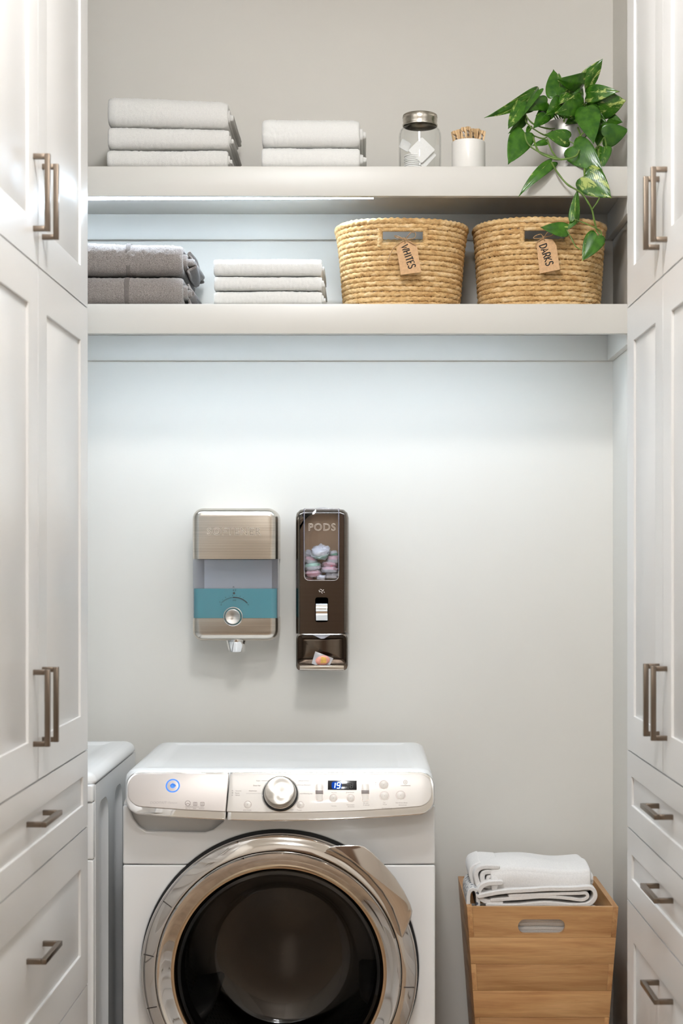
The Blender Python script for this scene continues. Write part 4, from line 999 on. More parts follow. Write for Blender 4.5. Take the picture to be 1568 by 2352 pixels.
# ------------------------------------------------------------------ coiled baskets
def straw(name, c0, c1, c2):
    n = NT(name); b = n.b; b.inputs['Roughness'].default_value = 0.75; b.inputs['Specular IOR Level'].default_value = 0.25
    oi = n.n('ShaderNodeObjectInfo'); tc = n.n('ShaderNodeTexCoord'); ad = n.n('ShaderNodeVectorMath', operation='ADD')
    n.l(tc.outputs['Object'], ad.inputs[0]); n.l(oi.outputs['Random'], ad.inputs[1])
    mp = n.n('ShaderNodeMapping'); mp.inputs['Scale'].default_value = (26, 26, 60); n.l(ad.outputs[0], mp.inputs['Vector'])
    f = n.noise(mp.outputs[0], 1.0, 4, 0.7); mp2 = n.n('ShaderNodeMapping'); mp2.inputs['Scale'].default_value = (160, 160, 420); mp2.inputs['Rotation'].default_value = (0.0, 0.5, 0.0)
    n.l(ad.outputs[0], mp2.inputs['Vector']); f2 = n.noise(mp2.outputs[0], 1.0, 3, 0.65)
    mx = n.n('ShaderNodeMixRGB', blend_type='MULTIPLY'); mx.inputs[0].default_value = 0.55
    n.l(n.ramp(f, [(0.3, lin(c0)), (0.5, lin(c1)), (0.7, lin(c2))]), mx.inputs[1])
    n.l(n.ramp(f2, [(0.3, (0.55, 0.48, 0.4, 1)), (0.58, (1, 1, 1, 1))]), mx.inputs[2]); n.l(mx.outputs[0], b.inputs['Base Color'])
    n.bump(f2, 0.5, 0.0014); return n.m
M['straw'] = straw('sea_grass', (178, 136, 84), (216, 180, 126), (240, 214, 170))
M['stitch'] = pmat('stitch_straw', (222, 190, 140), 0.8)
def basket(cx, cy, w_, dpt, z0, z1, wbot, label, seed, hw):
    t = empty('woven_basket', (cx, cy, z0), 0, label, 'basket', 'woven baskets on the lower shelf')
    rows = 17; pitch = (z1-z0)/rows; rnd = random.Random(seed)
    def radii(z):
        v = (z-z0)/(z1-z0)
        s = wbot+(1-wbot)*(0.55*v+0.45*v**3) + 0.02*math.sin(PI*v)*(1-v)
        return w_/2*s-pitch*0.5, dpt/2*s-pitch*0.5
    def pt(a, z, out=0.0):
        rx, ry = radii(z); e = 2.4
        c, s = math.cos(a), math.sin(a)
        k = (abs(c)**e+abs(s)**e)**(-1/e)
        return Vector((cx+(rx+out)*c*k, cy+(ry+out)*s*k, z))
    def coil(name, z, a0, a1, rad, n_, ph, tw, closed, parent=t, out=0.0, wob=0.0006):
        pts = []
        for k in range(n_+(0 if closed else 1)):
            a = a0+(a1-a0)*k/n_
            p = pt(a, z+wob*math.sin(3*a+ph)+wob*0.8*mnoise.noise(Vector((a*4, ph, z*40))), out)
            pts.append(p)
        V = []; F = []; m_ = 9; L = 0.0
        for k, p in enumerate(pts):
            q0 = pts[k-1] if (closed or k) else pts[k]; q1 = pts[(k+1) % len(pts)] if (closed or k < len(pts)-1) else pts[k]
            tg = (q1-q0).normalized(); nn = Vector((tg.y, -tg.x, 0)).normalized(); up = Vector((0, 0, 1))
            if k: L += (p-pts[k-1]).length
            for j in range(m_):
                th = 2*PI*j/m_; r = rad*(1+0.17*math.cos(2*th-2*PI*L/tw+ph)+0.16*mnoise.noise(Vector((L*190, th*0.8, ph))))
                V.append(p+nn*(r*math.cos(th))+up*(r*math.sin(th)*0.98))
        N_ = len(pts)
        for k in range(N_ if closed else N_-1):
            b0 = k*m_; b1 = ((k+1) % N_)*m_
            for j in range(m_): F.append((b0+j, b0+(j+1) % m_, b1+(j+1) % m_, b1+j))
        if not closed: F.append(tuple(range(m_))); F.append(tuple((N_-1)*m_+j for j in range(m_-1, -1, -1)))
        return raw_obj(name, V, F, M['straw'], parent)
    zr = [z1-pitch*(k+0.5) for k in range(rows)]
    # angle of the handle hole at the front
    def ang(z, half):
        lo, hi_ = -PI/2, 0.0
        for _ in range(40):
            mid = (lo+hi_)/2
            if pt(mid, z).x-cx < half: lo = mid
            else: hi_ = mid
        return lo+PI/2
    for k, z in enumerate(zr):
        tw = rnd.uniform(0.012, 0.024)*(1 if rnd.random() < 0.7 else -1); ph = rnd.uniform(0, 6)
        rad = pitch*0.525*(1.15 if k == 0 else 1)
        if k in (2, 3, 4):
            ha = ang(z, hw)
            coil('coil', z, -PI/2+ha, PI/2-ha, rad, 150, ph, tw, False); coil('coil', z, PI/2+ha, 3*PI/2-ha, rad, 150, ph+1, tw, False)
        else: coil('coil', z, 0, 2*PI, rad, 300, ph, tw, True)
    # wrapped edges of the handle holes, front and back
    for sgn in (-1, 1):
        zt_, zb = zr[1]-pitch*0.55, zr[5]+pitch*0.45
        for sx in (-1, 1):
            V = MB(); pts = []
            for q in range(9):
                z = zb-0.004+(zt_-zb+0.008)*q/8; ha = ang(z, hw+0.003); pts.append(pt(sgn*PI/2+sx*ha, z, 0.0012))
            pts = smoothpath(pts, 4)
            V.tube(pts, [0.0066*(1+0.10*math.sin(k*2.2)) for k in range(len(pts))], 9); V.obj('handle_binding', M['straw'], t, smooth=60)
        for zz_, rr in ((zt_-0.001, 0.0052), (zb+0.0015, 0.0048)):
            ha = ang(zz_, hw+0.002); pts = [pt(sgn*PI/2-ha+2*ha*q/60, zz_, 0.0006) for q in range(61)]
            MB().tube(pts, [rr*(1+0.11*math.sin(k*2.3)) for k in range(61)], 9).obj('handle_binding', M['straw'], t, smooth=60)
    # short stitches that tie each coil to the next
    q = MB()
    for k in range(rows-1):
        z = (zr[k]+zr[k+1])/2; n_ = 118
        for j in range(n_):
            a = 2*PI*j/n_+rnd.uniform(-0.01, 0.01)
            if k in (1, 2, 3, 4):
                ha = ang(z, hw+0.004)
                if abs(abs(((a+PI) % (2*PI))-PI)-PI/2) < ha: continue
            A = pt(a-0.010, z+pitch*0.26, pitch*0.40); B = pt(a, z, pitch*0.20); C_ = pt(a+0.010, z-pitch*0.26, pitch*0.40)
            q.tube([A, B, C_], 0.00055, 4)
    ob = q.obj('stitching', M['stitch'], t, smooth=0); ob['kind'] = 'stuff'
    m_ = MB(); m_.loft([[pt(2*PI*k/60, z0+0.004) for k in range(60)], [pt(2*PI*k/60, z0+0.009) for k in range(60)]]); m_.obj('base', M['straw'], t)
    return pt, zr
bz0, bz1 = zl, PZ(500, 3.866)
by = -0.195
bpt1, bzr = basket(PX(922, 4.0), by, 0.330, 0.278, bz0, bz1, 0.862, 'woven straw basket with the tag reading WHITES, next to the white towels', 3, 0.0508)
bpt2, _ = basket(PX(1238, 4.0), by, 0.329, 0.278, bz0, bz1+0.002, 0.90, 'woven straw basket with the tag reading DARKS, under the trailing plant', 8, 0.0508)

# paper tags
kraft = pmat('kraft_paper', (206, 166, 124), 0.85, vary=0.05, vscale=160)
inkm = pmat('marker_ink', (22, 20, 20), 0.7)
twine = pmat('jute_twine', (168, 134, 96), 0.9, vary=0.2, vscale=300, bump=0.6, bscale=900, bdist=0.001)
STR = {'W': [[(0, 1), (.22, 0), (.5, .7), (.78, 0), (1, 1)]], 'H': [[(.08, 1), (.05, 0)], [(.9, 1), (.88, 0)], [(.05, .5), (.9, .53)]], 'I': [[(.5, 1), (.5, 0)]],
       'T': [[(0, .98), (1, 1)], [(.5, 1), (.48, 0)]], 'E': [[(.95, 1), (.1, .98), (.08, 0), (.95, .02)], [(.1, .52), (.75, .55)]],
       'S': [[(.92, .85), (.7, 1), (.3, .98), (.1, .78), (.25, .58), (.7, .45), (.9, .25), (.7, .04), (.3, 0), (.05, .14)]],
       'D': [[(.1, 1), (.1, 0)], [(0, 1), (.5, .98), (.9, .75), (.95, .4), (.65, .08), (0, 0)]], 'A': [[(0, 0), (.48, 1), (1, 0)], [(.2, .36), (.82, .36)]],
       'R': [[(.1, 0), (.12, 1), (.7, .98), (.9, .75), (.65, .5), (.12, .48)], [(.45, .5), (1, 0)]], 'K': [[(.1, 1), (.1, 0)], [(.92, 1), (.12, .45), (.95, 0)]]}
def paper_tag(label, corners, dd0, dd1, word, a, b, hpx, wid, paths, tw_d):
    """corners in picture pixels; the card leans from depth dd0 at its top to dd1 at its foot"""
    ys = [c[1] for c in corners]; y0, y1 = min(ys), max(ys)
    def dep(y): return dd0+(dd1-dd0)*(y-y0)/(y1-y0)
    q = [P(x, y, dep(y)) for x, y in corners]
    lo = min(q, key=lambda v: v.z)
    t = empty('paper_tag', (lo.x, lo.y, lo.z), 0, label, 'tag', 'paper tags on the baskets')
    m_ = MB(); m_.loft([q, [v+Vector((0, 0.0007, 0)) for v in q]]); card = m_.obj('card', kraft, t, 0.0)
    ax, ay = b[0]-a[0], b[1]-a[1]; L = math.hypot(ax, ay); ux, uy = ax/L, ay/L; vx, vy = uy, -ux     # v points to the tops of the letters
    m_ = MB(); tot = sum(wid); s = 0.0
    for ch, w_ in zip(word, wid):
        for st in STR[ch]:
            pts = []
            for (gx, gy) in st:
                f = L*(s+gx*w_*0.8)/tot; px = a[0]+ux*f+vx*(gy-0.5)*hpx; py = a[1]+uy*f+vy*(gy-0.5)*hpx
                pts.append(P(px, py, dep(py)-0.0004))
            pts = smoothpath(pts, 3) if len(pts) > 3 and ch in 'SDR' else pts
            m_.tube(pts, 0.0013, 6)
        s += w_
    m_.obj('lettering', inkm, card, smooth=40)
    m_ = MB()
    for pth in paths:
        m_.tube(smoothpath([P(x, y, tw_d+e) for x, y, e in pth], 5), 0.0011, 7)
    m_.obj('twine', twine, t, smooth=60)
    return t
def pk(x, y): return (760+x/4.9, 490+y/4.9)
cor = [pk(785, 692), pk(735, 395), pk(792, 325), pk(890, 308), pk(967, 375), pk(1015, 660)]
paths = [[(*pk(830, 335), 0), (*pk(800, 285), 0), (*pk(740, 275), -.001), (*pk(715, 252), -.002), (*pk(760, 262), 0), (*pk(832, 292), -.002)],
         [(*pk(832, 292), -.002), (*pk(870, 250), -.003), (*pk(905, 212), -.003), (*pk(950, 225), -.002), (*pk(940, 275), -.001), (*pk(880, 290), -.001), (*pk(832, 292), -.002)],
         [(*pk(832, 292), -.001), (*pk(760, 345), -.002), (*pk(700, 400), -.003), (*pk(660, 480), -.003), (*pk(635, 550), -.003)],
         [(*pk(832, 292), -.001), (*pk(890, 325), -.002), (*pk(940, 352), -.002), (*pk(1000, 352), .001)],
         [(*pk(825, 340), -.001), (*pk(840, 310), -.002), (*pk(832, 285), -.002), (*pk(815, 270), 0.004)]]
paper_tag('brown paper tag lettered WHITES tied with twine to a basket', cor, 3.8535, 3.8500, 'WHITES', pk(826, 362), pk(918, 622), 16.5, [1.25, 1.0, 0.55, 0.9, 0.85, 0.9], paths, 3.8525)
def pq(x, y): return (1170+x/5.6, 340+y/5.6)
cor = [(1239, 628), pq(345, 1240), pq(430, 1165), pq(550, 1175), pq(600, 1250), (1285.5, 619)]
paths = [[(*pq(455, 1195), 0), (*pq(430, 1150), 0), (*pq(400, 1108), -.001), (*pq(330, 1130), -.002), (*pq(310, 1160), -.001), (*pq(380, 1165), 0), (*pq(440, 1150), -.002)],
         [(*pq(440, 1150), -.002), (*pq(490, 1080), -.003), (*pq(545, 1050), -.003), (*pq(580, 1070), -.002), (*pq(550, 1120), -.001), (*pq(480, 1140), -.001), (*pq(440, 1150), -.002)],
         [(*pq(440, 1160), -.001), (*pq(370, 1195), -.002), (*pq(335, 1250), -.002), (*pq(330, 1300), -.002)], [(*pq(450, 1195), -.001), (*pq(440, 1170), -.002), (*pq(430, 1130), 0.003)]]
paper_tag('brown paper tag lettered DARKS tied with twine to a basket', cor, 3.8535, 3.8500, 'DARKS', pq(425, 1240), pq(522, 1515), 17.0, [1.0, 1.0, 1.0, 1.0, 0.9], paths, 3.8525)

# ------------------------------------------------------------------ jar with cotton pads
M['jar'] = clear_mat('jar_glass_clear', (0.975, 0.978, 0.975, 1), 1.5, 0.02, edge=(0.45, 0.46, 0.45, 1))
jd = 3.935; jx, jy = PX(964.3, jd), jd-D0; R = 48.6*jd/K
jar = empty('glass_jar', (jx, jy, zu), 0, 'glass jar with a ridged metal lid holding white cotton pads', 'jar')
zlid = PZ(291, jd); ztop = PZ(264, jd)
prof = [(0.0, 0.002), (R*0.9, 0.0005), (R*0.985, 0.004), (R, 0.012), (R, PZ(315, jd)-zu), (R*0.985, PZ(308, jd)-zu), (R*0.93, PZ(300, jd)-zu), (R*0.84, PZ(295, jd)-zu), (R*0.79, PZ(293, jd)-zu), (R*0.775, PZ(288, jd)-zu), (R*0.775, PZ(270, jd)-zu)]
inner = [(max(0, r-0.0025), h+(0.004 if k < 3 else 0)) for k, (r, h) in enumerate(prof)]
MB().lathe(prof+inner[::-1], (jx, jy, zu), 'z', 56).obj('glass_body', M['jar'], jar, smooth=50)
lr = 39.6*jd/K
lid = MB().lathe([(lr*0.985, zlid-zu), (lr*1.02, zlid-zu+0.001), (lr*1.02, zlid-zu+0.004), (lr*0.985, zlid-zu+0.005), (lr*0.98, zlid-zu+0.011), (lr, zlid-zu+0.013), (lr, ztop-zu-0.006), (lr*0.97, ztop-zu-0.002), (lr*0.93, ztop-zu), (lr*0.86, ztop-zu-0.0005), (0.0, ztop-zu-0.001)], (jx, jy, zu), 'z', 56).obj('lid', pmat('tin_lid', (196, 190, 180), 0.26, 1.0), jar, smooth=40)
q = MB()
for k in range(110):
    a = 2*PI*k/110; q.tube([(jx+lr*1.001*math.cos(a), jy+lr*1.001*math.sin(a), ztop-0.0085), (jx+lr*0.975*math.cos(a), jy+lr*0.975*math.sin(a), ztop-0.0015)], 0.0005, 4)
ob = q.obj('lid_ridges', pmat('tin_lid_ridge', (205, 199, 190), 0.25, 1.0), lid); ob['kind'] = 'stuff'
cotton = fabric('cotton_wool', (246, 245, 243), 0.02, 400, 0.3, 0.2)
def soft_pad(c, axis_u, axis_v, hu, hv, th, label, name='cotton_pad', r=0.004, rnd=False):
    u = Vector(axis_u).normalized(); v = Vector(axis_v); v = (v-u*v.dot(u)).normalized(); w_ = u.cross(v)
    rings = []
    for o, h in ((0.002, -th/2), (0.0, -th/4), (0.0, th/4), (0.002, th/2)):
        if rnd: L = [((hu-o)*math.cos(a), (hu-o)*math.sin(a)) for a in np.linspace(0, 2*PI, 28, endpoint=False)]
        else: L = rrect(-hu+o, hu-o, -hv+o, hv-o, r, 4)
        rings.append([Vector(c)+u*a+v*b_+w_*(h+0.0008*math.sin(a*150)*math.cos(b_*130)) for a, b_ in L])
    o_ = MB().loft(rings).obj(name, cotton, None, smooth=50); tag(o_, label, 'cotton pad', 'cotton pads in the jar'); return o_
jc = P(968, 345, jd-0.02)
soft_pad(jc, (1, 0.0, -0.95), (1, 0.25, 1.05), 0.0225, 0.0245, 0.003, 'square cotton pad standing on its corner at the front of the jar')
soft_pad(jc+Vector((0.006, 0.008, -0.012)), (1, 0.1, -0.9), (1, 0.3, 1.1), 0.0205, 0.0235, 0.003, 'square cotton pad behind the corner-standing one in the jar')
soft_pad(P(930, 334, jd+0.005), (1, 0.2, -0.5), (0.4, 0.6, 1), 0.013, 0.015, 0.003, 'cotton pad leaning on the left wall of the jar')
ORDN = ['lowest', 'second', 'third', 'fourth', 'fifth', 'sixth', 'seventh', 'eighth', 'ninth and topmost']
for k in range(9):
    soft_pad((jx-0.017+0.001*math.sin(k*2), jy-0.006, zu+0.0064+k*0.0046), (1, 0, 0.02*math.sin(k)), (0, 1, 0), 0.0215, 0.0215, 0.0042, ORDN[k]+' round cotton pad from the bottom of the pile in the jar', rnd=True)
soft_pad(P(985, 366, jd+0.004), (1, 0.1, 1.2), (0.2, 1, 0), 0.018, 0.017, 0.003, 'cotton pad leaning on the right wall of the jar')

# ------------------------------------------------------------------ cup of clothes pegs
cdp = 3.93; cx_, cy_ = PX(1075.5, cdp), cdp-D0; cr_ = 38.5*cdp/K; chh = PZ(322, cdp-0.02)-zu
ceramic = pmat('white_ceramic', (238, 235, 229), 0.25, coat=0.2)
cup = MB().lathe([(0.0, 0.0), (cr_*0.96, 0.0), (cr_, 0.003), (cr_, chh-0.004), (cr_*0.985, chh-0.001), (cr_*0.965, chh), (cr_*0.93, chh-0.001), (cr_*0.92, chh-0.006), (cr_*0.92, 0.006), (0.0, 0.005)], (cx_, cy_, zu), 'z', 56).obj('ceramic_cup', ceramic, None, smooth=50)
tag(cup, 'plain white ceramic cup holding wooden clothes pegs', 'cup')
pegm = wood_mat('peg_beech', (206, 168, 120), (222, 188, 142), (234, 204, 162), 5.0, 2, 0.6)
wire = pmat('peg_wire', (120, 116, 112), 0.35, 1.0)
def peg(px, py, tilt, turn, dd, label):
    """clothes peg standing head up: two shaped halves and a wire spring"""
    hd_ = P(px, py, dd); t = empty('clothes_peg', (hd_.x, hd_.y, zu+0.008), 0, label, 'clothes peg', 'clothes pegs in the cup')
    R = Matrix.Rotation(math.radians(tilt), 3, 'Y') @ Matrix.Rotation(math.radians(turn), 3, 'Z')
    L = 0.075
    for s in (-1, 1):
        o_ = [(0.0006, 0), (0.0058, -0.001), (0.0068, -0.02), (0.0068, -0.05), (0.004, -L), (0.0012, -L), (0.0004, -0.045), (0.0004, -0.0175), (0.0028, -0.0160), (0.0034, -0.0135), (0.0028, -0.011), (0.0006, -0.0095)]
        m_ = MB(); m_.loft([[hd_+R @ Vector((s*x, y, z)) for x, z in o_] for y in (-0.0045, 0.0045)]); m_.obj('wooden_half', pegm, t, 0.0004, smooth=30)
    m_ = MB(); m_.tube([hd_+R @ Vector((0, y, -0.021)) for y in (-0.0052, 0.0052)], 0.0026, 12)
    m_.tube([hd_+R @ Vector(p) for p in ((0.0, -0.0052, -0.0185), (0.0026, -0.0058, -0.026), (0.0072, -0.005, -0.034), (0.0072, 0.005, -0.034))], 0.0006, 6)
    m_.tube([hd_+R @ Vector(p) for p in ((0.0, -0.0052, -0.0185), (-0.0026, -0.0058, -0.012), (-0.0068, -0.005, -0.008))], 0.0006, 6)
    m_.obj('spring', wire, t, smooth=60)
for a in ((1041.5, 301, -13, 20, cdp-0.012, 'clothes peg leaning out at the left of the white cup'), (1053, 297.5, -6, 65, cdp+0.006, 'clothes peg turned edge-on, second from the left in the cup'),
          (1063.5, 292.5, -3, 4, cdp-0.018, 'clothes peg at the front of the cup with a big round notch'), (1074.5, 291, 3, 15, cdp-0.004, 'tallest clothes peg in the middle of the cup'),
          (1086, 295.5, 5, 30, cdp-0.012, 'clothes peg right of the tallest one in the cup'), (1098, 296, 8, 55, cdp+0.002, 'clothes peg second from the right, turned sideways in the cup'),
          (1109.5, 300.5, 14, 12, cdp-0.008, 'clothes peg leaning out at the right of the white cup'), (1094, 299, 6, 10, cdp+0.016, 'clothes peg at the back of the cup')):
    peg(*a)

# ------------------------------------------------------------------ trailing pothos in a metal pail
def leaf_mat():
    n = NT('pothos_leaf'); b = n.b; b.inputs['Roughness'].default_value = 0.26; b.inputs['Specular IOR Level'].default_value = 0.55
    oi = n.n('ShaderNodeObjectInfo'); uv = n.n('ShaderNodeUVMap'); mp = n.n('ShaderNodeMapping'); mp.inputs['Scale'].default_value = (4.4, 2.2, 1)
    mp.inputs['Rotation'].default_value = (0, 0, 0.5)
    n.l(uv.outputs[0], mp.inputs['Vector'])
    ad = n.n('ShaderNodeVectorMath', operation='ADD'); sc = n.n('ShaderNodeVectorMath', operation='SCALE'); sc.inputs['Scale'].default_value = 23
    cx = n.n('ShaderNodeCombineXYZ'); n.l(oi.outputs['Random'], cx.inputs[0]); n.l(oi.outputs['Random'], cx.inputs[1]); n.l(cx.outputs[0], sc.inputs[0])
    n.l(mp.outputs[0], ad.inputs[0]); n.l(sc.outputs[0], ad.inputs[1])
    f = n.noise(ad.outputs[0], 0.8, 6, 0.7, 0.9); of = n.n('ShaderNodeMath', operation='MULTIPLY_ADD'); fr_ = n.n('ShaderNodeMath', operation='FRACT'); ml_ = n.n('ShaderNodeMath', operation='MULTIPLY'); ml_.inputs[1].default_value = 13.7; n.l(oi.outputs['Random'], ml_.inputs[0]); n.l(ml_.outputs[0], fr_.inputs[0]); n.l(fr_.outputs[0], of.inputs[0]); of.inputs[1].default_value = 0.16; n.l(f, of.inputs[2]); f = of.outputs[0]
    v = n.coord('Object'); f2 = n.noise(v, 60, 3)
    base = n.ramp(f2, [(0.3, lin((38, 82, 17))), (0.7, lin((68, 116, 28)))])
    mk = n.ramp(f, [(0.665, (0, 0, 0, 1)), (0.74, (1, 1, 1, 1))])
    mx = n.n('ShaderNodeMixRGB'); n.l(mk, mx.inputs[0]); n.l(base, mx.inputs[1]); mx.inputs[2].default_value = lin((172, 186, 100))
    n.l(mx.outputs[0], b.inputs['Base Color']); b.inputs['Subsurface Weight'].default_value = 0.0
    wv = n.n('ShaderNodeTexWave'); wv.inputs['Scale'].default_value = 5.0; wv.inputs['Distortion'].default_value = 1.2; wv.inputs['Detail'].default_value = 1.0
    mp2 = n.n('ShaderNodeMapping'); mp2.inputs['Rotation'].default_value = (0, 0, 0.6); n.l(uv.outputs[0], mp2.inputs['Vector']); n.l(mp2.outputs[0], wv.inputs['Vector'])
    n.bump(wv.outputs['Fac'], 0.05, 0.001); return n.m
M['leaf'] = leaf_mat()
M['stem'] = pmat('pothos_stem', (92, 118, 48), 0.45, vary=0.15, vscale=40)
pdp = 3.985; ptx, pty = PX(1300, pdp), pdp-D0
plant = empty('potted_plant', (ptx, pty, zu), 0, 'trailing pothos with variegated leaves in a ribbed metal pail', 'plant')
pr = 47*pdp/K; ph_ = PZ(286, pdp)-zu
prof = [(0.0, 0.0), (pr*0.80, 0.0), (pr*0.82, 0.002)]
for k in range(22):
    h = 0.006+(ph_-0.012)*k/21; r = pr*(0.82+0.18*h/ph_); prof += [(r+(0.0007 if k % 2 else -0.0005), h)]
prof += [(pr*1.03, ph_-0.003), (pr*1.05, ph_), (pr*1.02, ph_+0.0015), (pr*0.985, ph_), (pr*0.93, ph_-0.02), (0.0, ph_-0.02)]
MB().lathe(prof, (ptx, pty, zu), 'z', 56).obj('metal_pail', pmat('galvanised_metal', (190, 188, 184), 0.36, 0.85, vary=0.05, vscale=30), plant, smooth=40)
MB().lathe([(pr*0.955, ph_-0.012), (pr*0.5, ph_-0.008), (0.0, ph_-0.006)], (ptx, pty, zu), 'z', 40).obj('soil', pmat('potting_soil', (52, 38, 28), 0.95, bump=1.0, bscale=300, bdist=0.004), plant)
def leaf(bx, by_, bd, tx, ty, td_, wpx, tilt=0.0, fold=0.25, droop=0.15, curl=0.0):
    B = P(bx, by_, bd); T_ = P(tx, ty, td_); ax = (T_-B); L = ax.length; a = ax/L
    view = (Vector((0, -D0, H))-(B+T_)/2).normalized()
    s = a.cross(view).normalized(); nrm = s.cross(a).normalized()
    R = Matrix.Rotation(tilt*0.7, 3, a); s = R @ s; nrm = R @ nrm; fold *= 0.7
    hw = wpx*1.06*bd/K/2; nu, nt = 10, 18; V = []; UV = []; F = []
    HO = [(0.0, 0.0), (0.30, -0.085), (0.60, -0.115), (0.86, -0.055), (0.985, 0.07), (1.0, 0.19), (0.95, 0.33), (0.80, 0.50), (0.58, 0.68), (0.33, 0.84), (0.13, 0.94), (0.0, 1.03)]
    out = smoothpath([(x, y, 0) for x, y in HO], 6); n_o = len(out)-1
    for i_ in range(nt+1):
        t = i_/nt; oo = out[round(t*n_o)]; my = t*1.03
        for j in range(nu+1):
            u = -1+2*j/nu; f = oo.x
            x = u*f*hw; y = (my+(oo.y-my)*abs(u)**1.15)*L
            z = -fold*abs(x) - droop*L*(y/L-0.35)**2 + 0.016*L*math.sin(7*t+3*u)*abs(u) - curl*(u*f)**2*hw
            V.append(B+a*y+s*x+nrm*(z+droop*L*0.1225)); UV.append((0.5+u*f*0.5, y/L))
    for i_ in range(nt):
        for j in range(nu):
            k = i_*(nu+1)+j; F.append((k, k+1, k+nu+2, k+nu+1))
    ob = raw_obj('leaf', V, F, M['leaf'], plant)
    ul = ob.data.uv_layers.new(name='UVMap')
    for lo in ob.data.loops: ul.data[lo.index].uv = UV[lo.vertex_index]
    md = ob.modifiers.new('thick', 'SOLIDIFY'); md.thickness = 0.0005; md.offset = 0
    return ob
LV = [ # base x, y, depth, tip x, y, depth, width px, tilt, fold, droop
 (1342, 193, 3.95, 1383, 137, 3.93, 40, 0.35, 0.35, 0.10), (1341, 192, 3.95, 1286, 186, 3.90, 46, -0.55, 0.35, 0.45), (1347, 217, 3.93, 1415, 208, 3.88, 40, -0.35, 0.3, 0.45),
 (1277, 217, 3.92, 1271, 159, 3.95, 44, 0.25, 0.25, 0.10), (1280, 214, 3.95, 1330, 188, 3.99, 34, 0.2, 0.3, 0.2), (1232, 216, 3.95, 1125, 270, 3.88, 32, -0.5, 0.4, 0.28),
 (1196, 236, 3.90, 1167, 300, 3.85, 32, 0.45, 0.35, -0.25), (1207, 270, 3.93, 1172, 305, 3.90, 26, -0.5, 0.4, 0.3), (1204, 304, 3.87, 1168, 374, 3.84, 54, 0.1, 0.2, 0.10),
 (1237, 206, 3.91, 1202, 262, 3.88, 20, 0.9, 0.3, 0.1), (1256, 236, 3.92, 1219, 240, 3.90, 34, 0.2, 0.25, 0.2), (1340, 236, 3.93, 1281, 259, 3.86, 50, -0.25, 0.25, 0.25),
 (1375, 243, 3.93, 1435, 232, 3.90, 62, 0.2, 0.2, 0.15), (1387, 314, 3.90, 1443, 298, 3.90, 52, 0.15, 0.25, 0.15), (1346, 246, 3.90, 1362, 324, 3.85, 56, -0.1, 0.22, 0.20),
 (1379, 283, 3.93, 1371, 333, 3.91, 40, 0.3, 0.25, 0.15), (1306, 319, 3.86, 1254, 308, 3.84, 38, 0.3, 0.25, 0.22), (1316, 336, 3.855, 1381, 391, 3.82, 62, -0.1, 0.18, 0.15),
 (1384, 338, 3.88, 1377, 393, 3.86, 40, 0.4, 0.25, 0.12), (1343, 404, 3.83, 1402, 453, 3.81, 64, -0.05, 0.15, 0.10), (1266, 372, 3.84, 1193, 442, 3.81, 28, 0.55, 0.4, 0.35),
 (1319, 504, 3.83, 1325, 436, 3.83, 26, 0.5, 0.4, -0.15), (1301, 528, 3.83, 1243, 522, 3.82, 32, 0.3, 0.2, 0.12), (1321, 504, 3.835, 1303, 527, 3.83, 15, 0.3, 0.3, 0.1),
 (1371, 541, 3.83, 1338, 597, 3.82, 44, 0.1, 0.22, 0.12), (1398, 272, 3.94, 1428, 281, 3.93, 26, 0.3, 0.3, 0.2), (1254, 325, 3.87, 1222, 334, 3.86, 15, 0.6, 0.3, 0.1),
 (1350, 236, 3.96, 1378, 252, 3.96, 28, 0.2, 0.25, 0.2), (1262, 250, 3.95, 1231, 266, 3.95, 30, 0.1, 0.25, 0.15), (1264, 256, 3.94, 1240, 285, 3.93, 26, 0.4, 0.3, 0.2),
 (1306, 214, 3.92, 1285, 236, 3.88, 28, 0.5, 0.3, 0.2), (1296, 268, 3.93, 1322, 255, 3.95, 30, 0.3, 0.3, 0.2), (1270, 262, 3.96, 1266, 240, 3.98, 30, -0.3, 0.3, 0.2),
 (1330, 226, 3.97, 1338, 200, 3.99, 22, 0.8, 0.3, 0.1), (1286, 185, 3.93, 1283, 168, 3.93, 10, 0.6, 0.4, 0.1), (1330, 268, 3.95, 1300, 282, 3.92, 26, 0.4, 0.3, 0.2),
 (1248, 230, 3.93, 1214, 252, 3.89, 34, 0.2, 0.3, 0.2), (1290, 232, 3.91, 1256, 262, 3.87, 36, -0.2, 0.3, 0.2), (1322, 214, 3.95, 1286, 200, 3.97, 34, 0.3, 0.3, 0.2), (1318, 248, 3.93, 1342, 290, 3.89, 34, 0.3, 0.25, 0.2),
 (1284, 240, 3.96, 1306, 278, 3.93, 32, -0.2, 0.25, 0.2), (1254, 262, 3.92, 1226, 292, 3.89, 30, 0.3, 0.3, 0.2), (1362, 222, 3.96, 1392, 246, 3.96, 34, 0.2, 0.25, 0.2), (1226, 232, 3.94, 1190, 262, 3.92, 34, -0.4, 0.3, 0.2), (1344, 256, 3.95, 1392, 282, 3.93, 38, 0.2, 0.25, 0.2),
 (1226, 222, 3.96, 1231, 203, 3.98, 8, 0.6, 0.4, 0.1), (1216, 290, 3.91, 1208, 312, 3.90, 12, 0.5, 0.3, 0.1), (1352, 262, 3.96, 1382, 268, 3.97, 30, 0.1, 0.25, 0.2), (1310, 245, 3.98, 1285, 225, 3.99, 34, 0.2, 0.25, 0.2),
]
for a in LV: leaf(*a)
pc = P(1300, 290, pdp)
def stem(pts, r=0.0021, name='stem'):
    pts = smoothpath([P(*p) for p in pts], 6); MB().tube(pts, [r*(1+0.12*math.sin(k*1.1)) for k in range(len(pts))], 8).obj(name, M['stem'], plant, smooth=60)
